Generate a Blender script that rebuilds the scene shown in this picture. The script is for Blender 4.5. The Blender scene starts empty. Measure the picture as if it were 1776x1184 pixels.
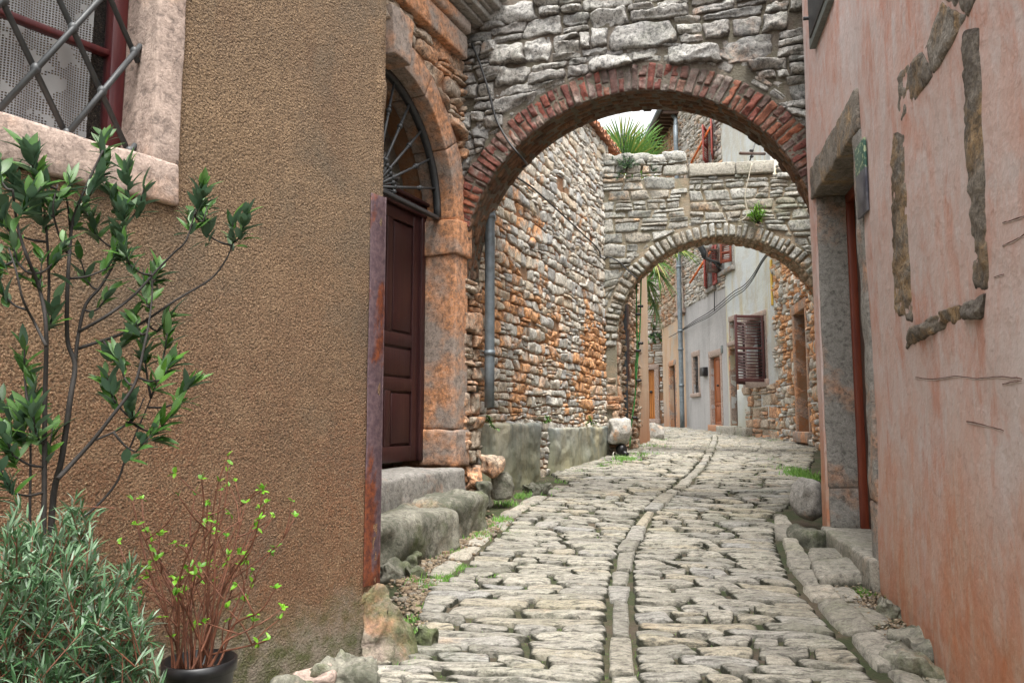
import bpy, math, random
import numpy as np
R = np.random.RandomState(7)
random.seed(7)
SC = bpy.context.scene
COL = SC.collection

# ------------------------------------------------------------------ survey
E = 0.87                       # eye height over the lowest paving (m)
F = 1343.0
TH = math.radians(6.0)
CT, ST = math.cos(TH), math.sin(TH)
def ray(px, py):
    u = (px-888)/F; v = (592-py)/F
    return np.array([u, CT-v*ST, ST+v*CT])
def at(px, py, Y):
    d = ray(px, py); t = Y/d[1]
    return np.array([d[0]*t, Y, E+d[2]*t])
GY = [-12, 0, 2.85, 3.7, 5, 6.8, 8.5, 10.3, 13, 15.1, 18, 21.5, 26, 40]
GZ = [-1.2, -.93, -.86, -.805, -.745, -.60, -.51, -.435, -.37, -.335, -.25, -.165, -.11, 0]
def gz(Y):
    return np.interp(Y, GY, GZ)+E
def G(px, py):
    d = ray(px, py)
    lo, hi = 1.0, 39.0
    for _ in range(50):
        m = (lo+hi)/2
        if E+d[2]/d[1]*m > gz(m): lo = m
        else: hi = m
    return np.array([d[0]/d[1]*m, m, gz(m)])

# ------------------------------------------------------------------ noise
def _h(ix, iy, iz, s):
    n = (ix*374761393+iy*668265263+iz*2147483647+s*1274126177) & 0xffffffff
    n = ((n ^ (n >> 13))*1274126177) & 0xffffffff
    return ((n ^ (n >> 16)) & 0xffff)/65535.0
def vn(x, y, z, s=0):
    x, y, z = np.broadcast_arrays(np.asarray(x, float), np.asarray(y, float), np.asarray(z, float))
    ix = np.floor(x).astype(np.int64); iy = np.floor(y).astype(np.int64); iz = np.floor(z).astype(np.int64)
    fx = x-ix; fy = y-iy; fz = z-iz
    fx = fx*fx*(3-2*fx); fy = fy*fy*(3-2*fy); fz = fz*fz*(3-2*fz)
    r = 0
    for a in (0, 1):
        wx = fx if a else 1-fx
        for b in (0, 1):
            wy = fy if b else 1-fy
            for c in (0, 1):
                wz = fz if c else 1-fz
                r = r+wx*wy*wz*_h(ix+a, iy+b, iz+c, s)
    return r*2-1
def fbm(x, y, z, o=3, s=0):
    r = 0; a = 1; t = 0
    for i in range(o):
        r = r+a*vn(x, y, z, s+i*17); t += a; a *= .5; x = x*2.03; y = y*2.03; z = z*2.03
    return r/t

# ------------------------------------------------------------------ mesh collecting
class MB:
    def __init__(s): s.v = []; s.q = []; s.t = []; s.c = []; s.n = 0
    def add(s, v, q=None, t=None, c=(.5, .5, .5)):
        v = np.asarray(v, float).reshape(-1, 3)
        if q is not None and len(q): s.q.append(np.asarray(q, np.int64).reshape(-1, 4)+s.n)
        if t is not None and len(t): s.t.append(np.asarray(t, np.int64).reshape(-1, 3)+s.n)
        c = np.asarray(c, float)
        if c.ndim == 1: c = np.tile(c, (len(v), 1))
        if c.shape[1] == 3: c = np.c_[c, np.zeros(len(c))]
        s.v.append(v); s.c.append(c); s.n += len(v)
        return s
    def build(s, name, mat, parent=None, smooth=True):
        V = np.concatenate(s.v); C = np.concatenate(s.c)
        me = bpy.data.meshes.new(name)
        nq = sum(len(a) for a in s.q); ntr = sum(len(a) for a in s.t)
        loops = []
        if nq: loops.append(np.concatenate(s.q).ravel())
        if ntr: loops.append(np.concatenate(s.t).ravel())
        L = np.concatenate(loops)
        me.vertices.add(len(V)); me.vertices.foreach_set('co', V.ravel())
        me.loops.add(len(L)); me.loops.foreach_set('vertex_index', L)
        st = np.concatenate([np.arange(nq)*4, nq*4+np.arange(ntr)*3])
        me.polygons.add(nq+ntr); me.polygons.foreach_set('loop_start', st)
        me.update(calc_edges=True); me.validate()
        at_ = me.color_attributes.new('sc', 'FLOAT_COLOR', 'POINT')
        if len(me.vertices) == len(C):
            at_.data.foreach_set('color', C.ravel())
        if smooth: me.polygons.foreach_set('use_smooth', np.ones(len(me.polygons), bool))
        me.update()
        me.materials.append(mat)
        o = bpy.data.objects.new(name, me); COL.objects.link(o)
        if parent is not None:
            o.parent = parent
            p = parent; off = np.zeros(3)
            while p is not None: off = off+np.array(p.location); p = p.parent
            o.location = -off
        return o

def thing(name, label, cat, loc, group=None):
    o = bpy.data.objects.new(name, None); COL.objects.link(o)
    o.location = tuple(float(q) for q in loc); o.empty_display_size = .2
    o['label'] = label; o['category'] = cat
    if group: o['group'] = group
    return o
def tag(o, label, cat, group=None, kind=None):
    if label: o['label'] = label
    if cat: o['category'] = cat
    if group: o['group'] = group
    if kind: o['kind'] = kind
    return o
def struct(o): o['kind'] = 'structure'; return o

# rounded, subdivided, roughened box in local coordinates (centre 0) -> verts, quads
_cache = {}
def _cube(nx, ny, nz):
    k = (nx, ny, nz)
    if k in _cache: return _cache[k]
    idx = {}; vs = []; qs = []
    def vid(i, j, l):
        if (i, j, l) not in idx: idx[(i, j, l)] = len(vs); vs.append((i/nx-.5, j/ny-.5, l/nz-.5))
        return idx[(i, j, l)]
    for i in range(nx):
        for j in range(ny):
            qs.append((vid(i, j, 0), vid(i, j+1, 0), vid(i+1, j+1, 0), vid(i+1, j, 0)))
            qs.append((vid(i, j, nz), vid(i+1, j, nz), vid(i+1, j+1, nz), vid(i, j+1, nz)))
    for i in range(nx):
        for l in range(nz):
            qs.append((vid(i, 0, l), vid(i+1, 0, l), vid(i+1, 0, l+1), vid(i, 0, l+1)))
            qs.append((vid(i, ny, l), vid(i, ny, l+1), vid(i+1, ny, l+1), vid(i+1, ny, l)))
    for j in range(ny):
        for l in range(nz):
            qs.append((vid(0, j, l), vid(0, j, l+1), vid(0, j+1, l+1), vid(0, j+1, l)))
            qs.append((vid(nx, j, l), vid(nx, j+1, l), vid(nx, j+1, l+1), vid(nx, j, l+1)))
    _cache[k] = (np.array(vs), np.array(qs)); return _cache[k]
def rbox(dx, dy, dz, r=.01, step=.08, amp=0, freq=6, seed=0, mx=40):
    n = [int(min(mx, max(1, round(d/step)))) for d in (dx, dy, dz)]
    if r > 0: n = [max(3, k) for k in n]
    v, q = _cube(*n); D = np.array([dx, dy, dz]); v = v.copy()
    if r > 0:
        r = min(r, min(dx, dy, dz)*.49)
        for k in range(3):           # put a ring of vertices right at the rounding
            g = v[:, k]; m = n[k]
            lv = np.round((g+.5)*m).astype(int)
            tab = np.linspace(-.5, .5, m+1)
            if m >= 3 and r < .3*D[k]:
                e_ = r/D[k]
                if e_ < 1.5/m: tab[1:-1] = np.linspace(-.5+e_*.9, .5-e_*.9, m-1)
            v[:, k] = tab[lv]
    p = v*D
    if r > 0:
        inner = D/2-r; qn = np.clip(p, -inner, inner); d = p-qn
        l = np.linalg.norm(d, axis=1, keepdims=True); l[l < 1e-9] = 1
        p = np.where(np.abs(p-qn).max(axis=1, keepdims=True) > 1e-9, qn+r*d/l, p)
    if amp:
        o = seed*7.31
        nn = np.stack([fbm(p[:, 0]*freq+o, p[:, 1]*freq, p[:, 2]*freq+k*31, 3, seed+k) for k in range(3)], 1)
        p = p+nn*amp
    return p, q
def place(p, c, ax, ay, az):
    return np.asarray(c)+p[:, :1]*np.asarray(ax)+p[:, 1:2]*np.asarray(ay)+p[:, 2:3]*np.asarray(az)
Z3 = np.array([0, 0, 1.]); X3 = np.array([1., 0, 0]); Y3 = np.array([0, 1., 0])
def yaw(a): return np.array([math.cos(a), math.sin(a), 0]), np.array([-math.sin(a), math.cos(a), 0])

def tube(mb, pts, rad, sides=8, c=(.5, .5, .5), cap=True):
    P = np.asarray(pts, float); n = len(P)
    rad = np.ones(n)*rad if np.isscalar(rad) else np.asarray(rad, float)
    T = np.gradient(P, axis=0); T /= np.linalg.norm(T, axis=1, keepdims=True)+1e-12
    up = np.array([0, 0, 1.]) if abs(T[0][2]) < .9 else np.array([1., 0, 0])
    u = np.cross(T[0], up); u /= np.linalg.norm(u); vs = []
    a = np.arange(sides)/sides*2*math.pi
    for i in range(n):
        u = u-T[i]*np.dot(u, T[i]); u /= np.linalg.norm(u)+1e-12
        w = np.cross(T[i], u)
        vs.append(P[i]+rad[i]*(np.cos(a)[:, None]*u+np.sin(a)[:, None]*w))
    V = np.concatenate(vs); q = []
    for i in range(n-1):
        for k in range(sides):
            k2 = (k+1) % sides
            q.append((i*sides+k, i*sides+k2, (i+1)*sides+k2, (i+1)*sides+k))
    t = []
    if cap:
        V = np.concatenate([V, P[:1], P[-1:]]); b = n*sides
        for k in range(sides):
            k2 = (k+1) % sides
            t.append((k2, k, b)); t.append(((n-1)*sides+k, (n-1)*sides+k2, b+1))
    mb.add(V, q, t, c)
def smooth_path(pts, m=6):
    P = np.asarray(pts, float); n = len(P)
    Q = np.vstack([2*P[0]-P[1], P, 2*P[-1]-P[-2]]); out = []
    for i in range(n-1):
        p0, p1, p2, p3 = Q[i:i+4]
        for k in range(m):
            t = k/m
            out.append(.5*((2*p1)+(-p0+p2)*t+(2*p0-5*p1+4*p2-p3)*t*t+(-p0+3*p1-3*p2+p3)*t**3))
    out.append(P[-1]); return np.array(out)
def ball(mb, c, r, sx=1, sy=1, sz=1, n=8, col=(.5, .5, .5)):
    p, q = rbox(2*r, 2*r, 2*r, r, 2*r/4)
    p = p/np.linalg.norm(p, axis=1, keepdims=True)*r*np.array([sx, sy, sz])
    mb.add(p+np.asarray(c), q, None, col)

# ------------------------------------------------------------------ walls: a along, z up, h out of the wall
class Wall:
    def __init__(s, p0, p1, side):
        s.p0 = np.array([p0[0], p0[1]], float); d = np.array([p1[0]-p0[0], p1[1]-p0[1]])
        s.L = float(np.linalg.norm(d)); s.d = d/s.L
        s.n = np.array([s.d[1], -s.d[0]])*side
        s.D = np.array([s.d[0], s.d[1], 0]); s.N = np.array([s.n[0], s.n[1], 0])
    def P(s, a, z, h=0):
        a, z, h = np.broadcast_arrays(np.asarray(a, float), np.asarray(z, float), np.asarray(h, float))
        return np.stack([s.p0[0]+a*s.d[0]+h*s.n[0], s.p0[1]+a*s.d[1]+h*s.n[1], z], -1)
    def pix(s, px, py, h=0):
        d = ray(px, py); A = np.array([[d[0], -s.d[0]], [d[1], -s.d[1]]])
        t, a = np.linalg.solve(A, s.p0+h*s.n)
        return float(a), float(E+t*d[2])
    def fmap(s): return lambda u, v, h: s.P(u, v, h)
    def box(s, mb, a0, a1, z0, z1, h0, h1, r=.004, step=.1, amp=0, freq=6, seed=0, c=(.5, .5, .5), mx=40):
        p, q = rbox(abs(a1-a0), abs(h1-h0), abs(z1-z0), r, step, amp, freq, seed, mx)
        mb.add(place(p, s.P((a0+a1)/2, (z0+z1)/2, (h0+h1)/2), s.D, s.N, Z3), q, None, c)
    def obj(s, name, mat, parent, a0, a1, z0, z1, h0, h1, **k):
        m = MB(); s.box(m, a0, a1, z0, z1, h0, h1, **k); return m.build(name, mat, parent)

def wallgrid(mb, W, a0, a1, z0, z1, holes=(), step=.15, depth=.25, hf=None, reveal=True, thick=.4, ends=True):
    A = set(np.round(np.linspace(a0, a1, max(2, int((a1-a0)/step)+1)), 4)); Z = set(np.round(np.linspace(z0, z1, max(2, int((z1-z0)/step)+1)), 4))
    for h in holes:
        for x in h[:2]:
            A = {q for q in A if abs(q-x) > step*.3 or q in (round(a0, 4), round(a1, 4))}
        for x in h[2:4]:
            Z = {q for q in Z if abs(q-x) > step*.3 or q in (round(z0, 4), round(z1, 4))}
    for h in holes:
        for x in h[:2]:
            if a0 < x < a1: A.add(round(x, 4))
        for x in h[2:4]:
            if z0 < x < z1: Z.add(round(x, 4))
    A = np.array(sorted(A)); Z = np.array(sorted(Z))
    AA, ZZ = np.meshgrid(A, Z, indexing='ij')
    H = hf(AA, ZZ) if hf else np.zeros_like(AA)
    V = W.P(AA, ZZ, H).reshape(-1, 3); nz = len(Z); q = []
    for i in range(len(A)-1):
        for j in range(nz-1):
            ca = (A[i]+A[i+1])/2; cz = (Z[j]+Z[j+1])/2
            if any(h[0] < ca < h[1] and h[2] < cz < h[3] for h in holes): continue
            q.append((i*nz+j, (i+1)*nz+j, (i+1)*nz+j+1, i*nz+j+1))
    mb.add(V, q)
    if reveal:
        for h in holes:
            dd = h[4] if len(h) > 4 else depth
            h0, h1, g0, g1 = [float(x) for x in h[:4]]
            hv = lambda a, z: float(hf(np.array([a]), np.array([z]))[0]) if hf else 0.
            for (s0, t0, s1, t1) in ((h0, g0, h0, g1), (h1, g0, h1, g1), (h0, g0, h1, g0), (h0, g1, h1, g1)):
                mb.add([W.P(s0, t0, hv(s0, t0)), W.P(s1, t1, hv(s1, t1)), W.P(s1, t1, -dd), W.P(s0, t0, -dd)], [(0, 1, 2, 3)])
    # rest of the thickness
    zz = [z0, z1]
    mb.add([W.P(a0, z1, 0), W.P(a1, z1, 0), W.P(a1, z1, -thick), W.P(a0, z1, -thick)], [(0, 1, 2, 3)])
    if ends:
        for a in (a0, a1):
            mb.add([W.P(a, z0, 0), W.P(a, z1, 0), W.P(a, z1, -thick), W.P(a, z0, -thick)], [(0, 1, 2, 3)])
def prism(mb, poly, z0, z1):
    n = len(poly); V = [(x, y, z0) for x, y in poly]+[(x, y, z1) for x, y in poly]
    q = [(i, (i+1) % n, n+(i+1) % n, n+i) for i in range(n)]
    cx = sum(p[0] for p in poly)/n; cy = sum(p[1] for p in poly)/n
    V.append((cx, cy, z1)); t = [(n+i, n+(i+1) % n, 2*n) for i in range(n)]
    mb.add(V, q, t)

# ------------------------------------------------------------------ rubble: irregular stones laid in bands
def layout(u0, u1, v0, v1, band, wid, p=(.35, .45, .2), jit=.15, wav=.25, seed=0, vfun=None):
    r = np.random.RandomState(seed); Q = []; v = v0
    bs = [v0]
    while v < v1:
        v += r.uniform(*band); bs.append(v)
    def wl(u, i): return bs[i]+wav*band[0]*fbm(np.asarray(u)*1.1/max(wid[1], .05)*.5, i*3.7+seed, 0, 2, seed)
    for i in range(len(bs)-1):
        u = u0-r.uniform(0, wid[0]); L = bs[i+1]-bs[i]
        prev = (u, u)
        while u < u1:
            k = r.choice(3, p=p)
            w = r.uniform(*wid)*(1.15 if k == 0 else 1)
            un = u+w; j = jit*w*.5
            nx = (un+r.uniform(-j, j), un+r.uniform(-j, j))
            def B(s, t):     # point in the cell, s across, t up
                ub = prev[0]*(1-t)+prev[1]*t; ue = nx[0]*(1-t)+nx[1]*t; uu = ub*(1-s)+ue*s
                return (uu, float(wl(uu, i))*(1-t)+float(wl(uu, i+1))*t)
            if k == 0: Q.append([B(0, 0), B(1, 0), B(1, 1), B(0, 1)])
            else:
                cuts = [0]+sorted(r.uniform(.28, .72) if k == 1 else x for x in ([0] if k == 1 else [r.uniform(.25, .4), r.uniform(.6, .75)]))+[1]
                for a, b in zip(cuts[:-1], cuts[1:]):
                    da, db = r.uniform(-.06, .06, 2)
                    a1_ = a+da if a > 0 else 0; b1_ = b+db if b < 1 else 1
                    a0_ = a-da if a > 0 else 0; b0_ = b-db if b < 1 else 1
                    if k == 1 and r.rand() < .3 and w > wid[0]*1.2:   # a thin course broken in two
                        m = r.uniform(.35, .65)
                        am = (a0_*(1-m)+a1_*m); bm = (b0_*(1-m)+b1_*m)
                        Q.append([B(0, a0_), B(m, am), B(m, bm), B(0, b0_)]); Q.append([B(m, am), B(1, a1_), B(1, b1_), B(m, bm)])
                    else: Q.append([B(0, a0_), B(1, a1_), B(1, b1_), B(0, b0_)])
            prev = nx; u = un
    return np.array(Q)
def push_holes(Q, holes, m=0.0):
    out = []
    for q in Q:
        c = q.mean(0); ok = True; q = q.copy()
        for h in holes:
            if h[0] < c[0] < h[1] and h[2] < c[1] < h[3]: ok = False; break
            for k in range(4):
                x, y = q[k]
                if h[0] < x < h[1] and h[2] < y < h[3]:
                    ds = [x-h[0], h[1]-x, y-h[2], h[3]-y]; w = int(np.argmin(ds))
                    if w == 0: q[k, 0] = h[0]
                    elif w == 1: q[k, 0] = h[1]
                    elif w == 2: q[k, 1] = h[2]
                    else: q[k, 1] = h[3]
        if ok: out.append(q)
    return np.array(out)
def push_arch(Q, ac, zc, Ro, Ri, zbase=-9):
    """keep what lies outside the ring of radius Ro (above zc) and outside the passage |a-ac|<Ri (below zc)"""
    out = []
    for q in Q:
        c = q.mean(0); q = q.copy()
        if c[1] > zc:
            if math.hypot(c[0]-ac, c[1]-zc) < Ro: continue
        elif abs(c[0]-ac) < Ri: continue
        for k in range(4):
            x, y = q[k]; r = math.hypot(x-ac, y-zc)
            if y > zc and r < Ro:
                q[k] = (ac+(x-ac)*Ro/r, zc+(y-zc)*Ro/r)
            elif y <= zc and abs(x-ac) < Ri: q[k, 0] = ac+math.copysign(Ri, x-ac)
        out.append(q)
    return np.array(out)
def clip_box(Q, a0, a1, z0, z1):
    c = Q.mean(1); k = (c[:, 0] > a0) & (c[:, 0] < a1) & (c[:, 1] > z0) & (c[:, 1] < z1)
    Q = Q[k].copy(); Q[:, :, 0] = np.clip(Q[:, :, 0], a0, a1); Q[:, :, 1] = np.clip(Q[:, :, 1], z0, z1); return Q

def stones(mb, Q, fmap, H=.025, n=(9, 7), cr=(.0, .22), rough=.35, gap=.003, seed=0, sink=.012, edge=.1, fq=14, pw=7, tilt=.5, tone=None, hv=.5, pe=.22, dpw=13, fct=1.4, gt=1., gs=1.):
    r = np.random.RandomState(seed+1); Q = np.asarray(Q, float)
    K = len(Q)
    if K == 0: return
    ls = np.linspace(-1, 1, n[0]); lt = np.linspace(-1, 1, n[1])
    ls = np.sign(ls)*np.abs(ls)**.7; lt = np.sign(lt)*np.abs(lt)**.7
    S, T = np.meshgrid(ls, lt, indexing='ij'); S = S.ravel()[None]; T = T.ravel()[None]
    c = r.uniform(cr[0], cr[1], (K, 1))
    w = np.linalg.norm(Q[:, 1]-Q[:, 0]+Q[:, 2]-Q[:, 3], axis=1)[:, None]/2+1e-6
    hh = np.linalg.norm(Q[:, 3]-Q[:, 0]+Q[:, 2]-Q[:, 1], axis=1)[:, None]/2+1e-6
    S1 = S*np.sqrt(1-c*T**2/2)*np.clip(1-2*gap*gs/w, .3, 1); T1 = T*np.sqrt(1-c*S**2/2)*np.clip(1-2*gap*gt/hh, .3, 1)
    s = (S1+1)/2; t = (T1+1)/2
    uv = (Q[:, 0][:, None]*((1-s)*(1-t))[..., None]+Q[:, 1][:, None]*(s*(1-t))[..., None]+Q[:, 2][:, None]*(s*t)[..., None]+Q[:, 3][:, None]*((1-s)*t)[..., None])
    mn = np.minimum(w, hh); off = r.uniform(0, 90, (K, 1))
    f1 = 1.6/mn
    e1 = fbm(uv[..., 0]*f1+off, uv[..., 1]*f1, off, 2, seed); e2 = fbm(uv[..., 0]*f1, uv[..., 1]*f1+off, off+9, 2, seed+3)
    f2 = 5./mn; e3 = vn(uv[..., 0]*f2+off, uv[..., 1]*f2, off+3, seed); e4 = vn(uv[..., 0]*f2, uv[..., 1]*f2+off, off+5, seed)
    uv = uv+np.stack([e1+.35*e3, e2+.35*e4], -1)*(edge*mn)[..., None]
    prof = ((1-np.abs(S)**pw)*(1-np.abs(T)**pw))**pe
    Hk = H*(1-hv+2*hv*r.rand(K, 1))
    nz = fbm(uv[..., 0]*fq+off, uv[..., 1]*fq, off, 3, seed+5)
    nz2 = -np.abs(fbm(uv[..., 0]*fq*.5, uv[..., 1]*fq*.7+off, off+4, 2, seed+8))
    fa = r.normal(size=(K, 3, 2)); fo = r.uniform(.2, .9, (K, 3)); fc = np.min(np.maximum(0, fo[:, :, None]-np.einsum('kij,kjn->kin', fa*.55, np.stack([np.broadcast_to(S, (K, S.shape[1])), np.broadcast_to(T, (K, S.shape[1]))], 1))), axis=1)
    fc = np.minimum(fc, 0.5)-.35
    tl = tilt*(r.uniform(-1, 1, (K, 1))*S+r.uniform(-1, 1, (K, 1))*T)*H*.5
    h = -sink+(Hk+sink+tl+H*rough*(nz*1.2+nz2+fc*fct))*prof
    V = fmap(uv[..., 0], uv[..., 1], h).reshape(-1, 3)
    m = n[0]*n[1]; i, j = np.meshgrid(np.arange(n[0]-1), np.arange(n[1]-1), indexing='ij')
    b = (i*n[1]+j).ravel(); q = np.stack([b, b+n[1], b+n[1]+1, b+1], 1)
    qq = (q[None]+(np.arange(K)*m)[:, None, None]).reshape(-1, 4)
    cc = r.rand(K, 3)
    if tone is not None: cc[:, 2] = tone(Q.mean(1))
    Pf = (1-np.abs(S)**dpw)*(1-np.abs(T)**dpw); edge_soil_shade = np.clip((.85-Pf)/.5, 0, 1)*np.ones((K, 1))  # stone sides: soil and mortar smear plus painted joint shade
    mb.add(V, qq, None, np.c_[np.repeat(cc, m, axis=0), edge_soil_shade.ravel()])

# ------------------------------------------------------------------ materials
class NT:
    def __init__(s, name, rough=.9):
        s.m = bpy.data.materials.new(name); s.m.use_nodes = True; s.t = s.m.node_tree; s.t.nodes.clear()
        s.out = s.t.nodes.new('ShaderNodeOutputMaterial'); s.b = s.t.nodes.new('ShaderNodeBsdfPrincipled')
        s.t.links.new(s.b.outputs[0], s.out.inputs[0]); s.b.inputs['Roughness'].default_value = rough
        s.tc = s.t.nodes.new('ShaderNodeTexCoord'); s.vec = s.tc.outputs['Object']
    def n(s, ty): return s.t.nodes.new(ty)
    def l(s, a, b):
        if hasattr(a, 'node'): s.t.links.new(a, b)
        else:
            if isinstance(a, (tuple, list)) and len(a) == 3 and b.type == 'RGBA': a = (*a, 1)
            b.default_value = a
    def map(s, sc=(1, 1, 1), rot=(0, 0, 0), v=None):
        m = s.n('ShaderNodeMapping'); s.l(v or s.vec, m.inputs[0]); m.inputs['Scale'].default_value = sc; m.inputs['Rotation'].default_value = rot; return m.outputs[0]
    def noise(s, sc, d=4, r=.55, v=None, dist=0):
        m = s.n('ShaderNodeTexNoise'); s.l(v or s.vec, m.inputs['Vector']); m.inputs['Scale'].default_value = sc; m.inputs['Detail'].default_value = d; m.inputs['Roughness'].default_value = r; m.inputs['Distortion'].default_value = dist; return m.outputs[0]
    def vor(s, sc, feat='F1', v=None, out=0):
        m = s.n('ShaderNodeTexVoronoi'); m.feature = feat; s.l(v or s.vec, m.inputs['Vector']); m.inputs['Scale'].default_value = sc; return m.outputs[out]
    def ramp(s, f, st):
        m = s.n('ShaderNodeValToRGB'); s.l(f, m.inputs[0]); e = m.color_ramp.elements
        while len(e) < len(st): e.new(.5)
        for k, (p, c) in enumerate(st):
            e[k].position = p; e[k].color = (c, c, c, 1) if not isinstance(c, (tuple, list)) else (*c, 1)
        return m.outputs[0]
    def mix(s, f, a, b, mode='MIX'):
        m = s.n('ShaderNodeMix'); m.data_type = 'RGBA'; m.blend_type = mode; s.l(f, m.inputs[0]); s.l(a, m.inputs[6]); s.l(b, m.inputs[7]); return m.outputs[2]
    def math(s, op, a, b=0., cl=False):
        m = s.n('ShaderNodeMath'); m.operation = op; m.use_clamp = cl; s.l(a, m.inputs[0]); s.l(b, m.inputs[1]); return m.outputs[0]
    def attr(s):
        m = s.n('ShaderNodeAttribute'); m.attribute_name = 'sc'; q = s.n('ShaderNodeSeparateColor'); s.l(m.outputs[0], q.inputs[0]); s.alpha = m.outputs['Alpha']; return q.outputs
    def xyz(s):
        q = s.n('ShaderNodeSeparateXYZ'); s.l(s.vec, q.inputs[0]); return q.outputs
    def bump(s, hgt, st=.5, dist=.01, prev=None):
        m = s.n('ShaderNodeBump'); s.l(hgt, m.inputs['Height']); m.inputs['Strength'].default_value = st; m.inputs['Distance'].default_value = dist
        if prev is not None: s.l(prev, m.inputs['Normal'])
        return m.outputs[0]
    def done(s, col, nrm=None, rough=None, **k):
        s.l(col, s.b.inputs['Base Color'])
        if nrm is not None: s.l(nrm, s.b.inputs['Normal'])
        if rough is not None: s.l(rough, s.b.inputs['Roughness'])
        for a, v in k.items(): s.l(v, s.b.inputs[a.replace('_', ' ')])
        return s.m

def m_rock(name, tints, stain=(.42, .17, .06), st=(.5, .62), stmax=.9, stscale=1.3, dark=(.06, .06, .05), dk=(.62, .72), fine=1., green=0., toneB=None, rough=.9, zst=None, zamt=0, stri=None, joint=(.07, .05, .035), jamt=.8, pit=(.36, .50, .75)):
    s = NT(name, rough); a = s.attr()
    base = s.ramp(a[0], [(i/(len(tints)-1), t) for i, t in enumerate(tints)])
    n1 = s.noise(stscale, 5, .6, dist=.3); n2 = s.noise(22, 9, .62); n3 = s.noise(120, 6, .65); n4 = s.noise(7, 6, .6)
    f = s.math('ADD', n1, s.math('MULTIPLY', s.math('SUBTRACT', a[1], .5), .22))
    f = s.math('ADD', f, s.math('MULTIPLY', s.math('SUBTRACT', n4, .5), .45))
    if zst:
        z = s.n('ShaderNodeMapRange'); s.l(s.xyz()[2], z.inputs[0]); z.inputs[1].default_value = zst[0]; z.inputs[2].default_value = zst[1]; z.inputs[3].default_value = zamt; z.inputs[4].default_value = 0
        f = s.math('ADD', f, z.outputs[0])
    if toneB: f = s.math('ADD', f, s.math('MULTIPLY', s.math('SUBTRACT', a[2], .4), toneB))
    f = s.ramp(f, [(st[0], 0), (st[1], stmax)])
    sc2 = s.mix(s.ramp(n2, [(.4, 0), (.65, 1)]), stain, tuple(min(1, x*1.9+.02) for x in stain))
    col = s.mix(f, base, sc2)
    # weathering: pits, dust, lichen
    n5 = s.noise(34, 10, .72, s.map(stri) if stri else None, .6)
    col = s.mix(s.ramp(n5, [(pit[0], pit[2]), (pit[1], 0)]), col, tuple(x*.28 for x in tints[0]))
    col = s.mix(s.ramp(n5, [(.56, 0), (.72, .55)]), col, tuple(min(.9, x*1.5) for x in tints[-1]))
    col = s.mix(s.ramp(n2, [(.3, .5), (.5, 0)]), col, tuple(x*.45 for x in tints[0]))
    col = s.mix(s.ramp(n2, [(.55, 0), (.75, .5)]), col, tuple(min(.85, x*1.35) for x in tints[-1]))
    dn = s.math('ADD', s.math('MULTIPLY', s.noise(3.1, 7, .7), .6), s.math('MULTIPLY', n2, .4))
    col = s.mix(s.ramp(dn, [(dk[0], 0), (dk[1], .75)]), col, dark)
    if green: col = s.mix(s.ramp(s.noise(2.3, 8, .7), [(.52, 0), (.68, green)]), col, (.09, .12, .03))
    jf = s.math('MULTIPLY', s.ramp(s.math('ADD', s.alpha, s.math('MULTIPLY', s.math('SUBTRACT', n2, .5), 1.1)), [(.30, 0), (.75, 1)]), s.math('MULTIPLY', s.ramp(s.alpha, [(0, 0), (.15, 1)]), jamt))
    col = s.mix(jf, col, joint)  # joint soil and mortar colour, also paints shade onto the stone sides
    hsv = s.n('ShaderNodeHueSaturation'); s.l(col, hsv.inputs['Color']); s.l(s.ramp(n3, [(.3, .72), (.7, 1.25)]), hsv.inputs['Value'])
    hg = s.math('ADD', s.math('ADD', n2, s.math('MULTIPLY', n5, 1.)), s.math('MULTIPLY', n3, .35))
    b = s.bump(hg, .75*fine, .012); v = s.vor(55); b = s.bump(s.ramp(v, [(0, 0), (.25, 1)]), .25*fine, .004, b)
    return s.done(hsv.outputs[0], b)

M = {}
M['cobble'] = m_rock('pale_paving_stone', [(.23, .215, .18), (.35, .33, .27), (.42, .39, .32), (.30, .285, .245), (.38, .335, .245), (.33, .32, .295)], stain=(.34, .22, .12), st=(.68, .8), stmax=.5, stscale=2.2, dark=(.09, .085, .06), dk=(.56, .72), green=.2, stri=(.45, 1.6, 1), joint=(.02, .02, .009), jamt=1., pit=(.40, .505, .85), fine=1.3)
M['kerb'] = m_rock('grey_kerb_stone', [(.26, .24, .20), (.36, .335, .28), (.41, .37, .30)], stain=(.32, .18, .10), st=(.64, .8), stmax=.55, stscale=2, dark=(.09, .085, .055), dk=(.54, .7), green=.35, joint=(.025, .025, .012), jamt=1.)
M['rubble_light'] = m_rock('light_limestone_rubble', [(.40, .39, .37), (.62, .59, .52), (.74, .70, .62), (.66, .53, .38), (.46, .46, .45), (.68, .61, .50)], stain=(.56, .24, .08), st=(.54, .65), stmax=.9, stscale=.9, dark=(.17, .17, .18), dk=(.60, .72), toneB=.36, joint=(.30, .17, .085), jamt=.7, pit=(.38, .50, .75))
M['rubble_grey'] = m_rock('grey_limestone_rubble', [(.22, .215, .205), (.37, .355, .33), (.52, .50, .46), (.28, .26, .24), (.44, .42, .38)], stain=(.34, .19, .11), st=(.66, .78), stmax=.6, stscale=1.6, dark=(.07, .07, .075), dk=(.5, .66), toneB=.1, green=.15, joint=(.075, .06, .05), jamt=.75, pit=(.39, .53, .85))
M['rubble_arch'] = m_rock('mossy_limestone_rubble', [(.26, .26, .235), (.38, .37, .33), (.47, .455, .41), (.34, .30, .24)], stain=(.46, .27, .13), st=(.64, .76), stmax=.7, stscale=1.2, dark=(.15, .16, .14), dk=(.52, .7), toneB=.12, green=.4, joint=(.26, .21, .13), jamt=.75, pit=(.39, .53, .85))
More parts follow.
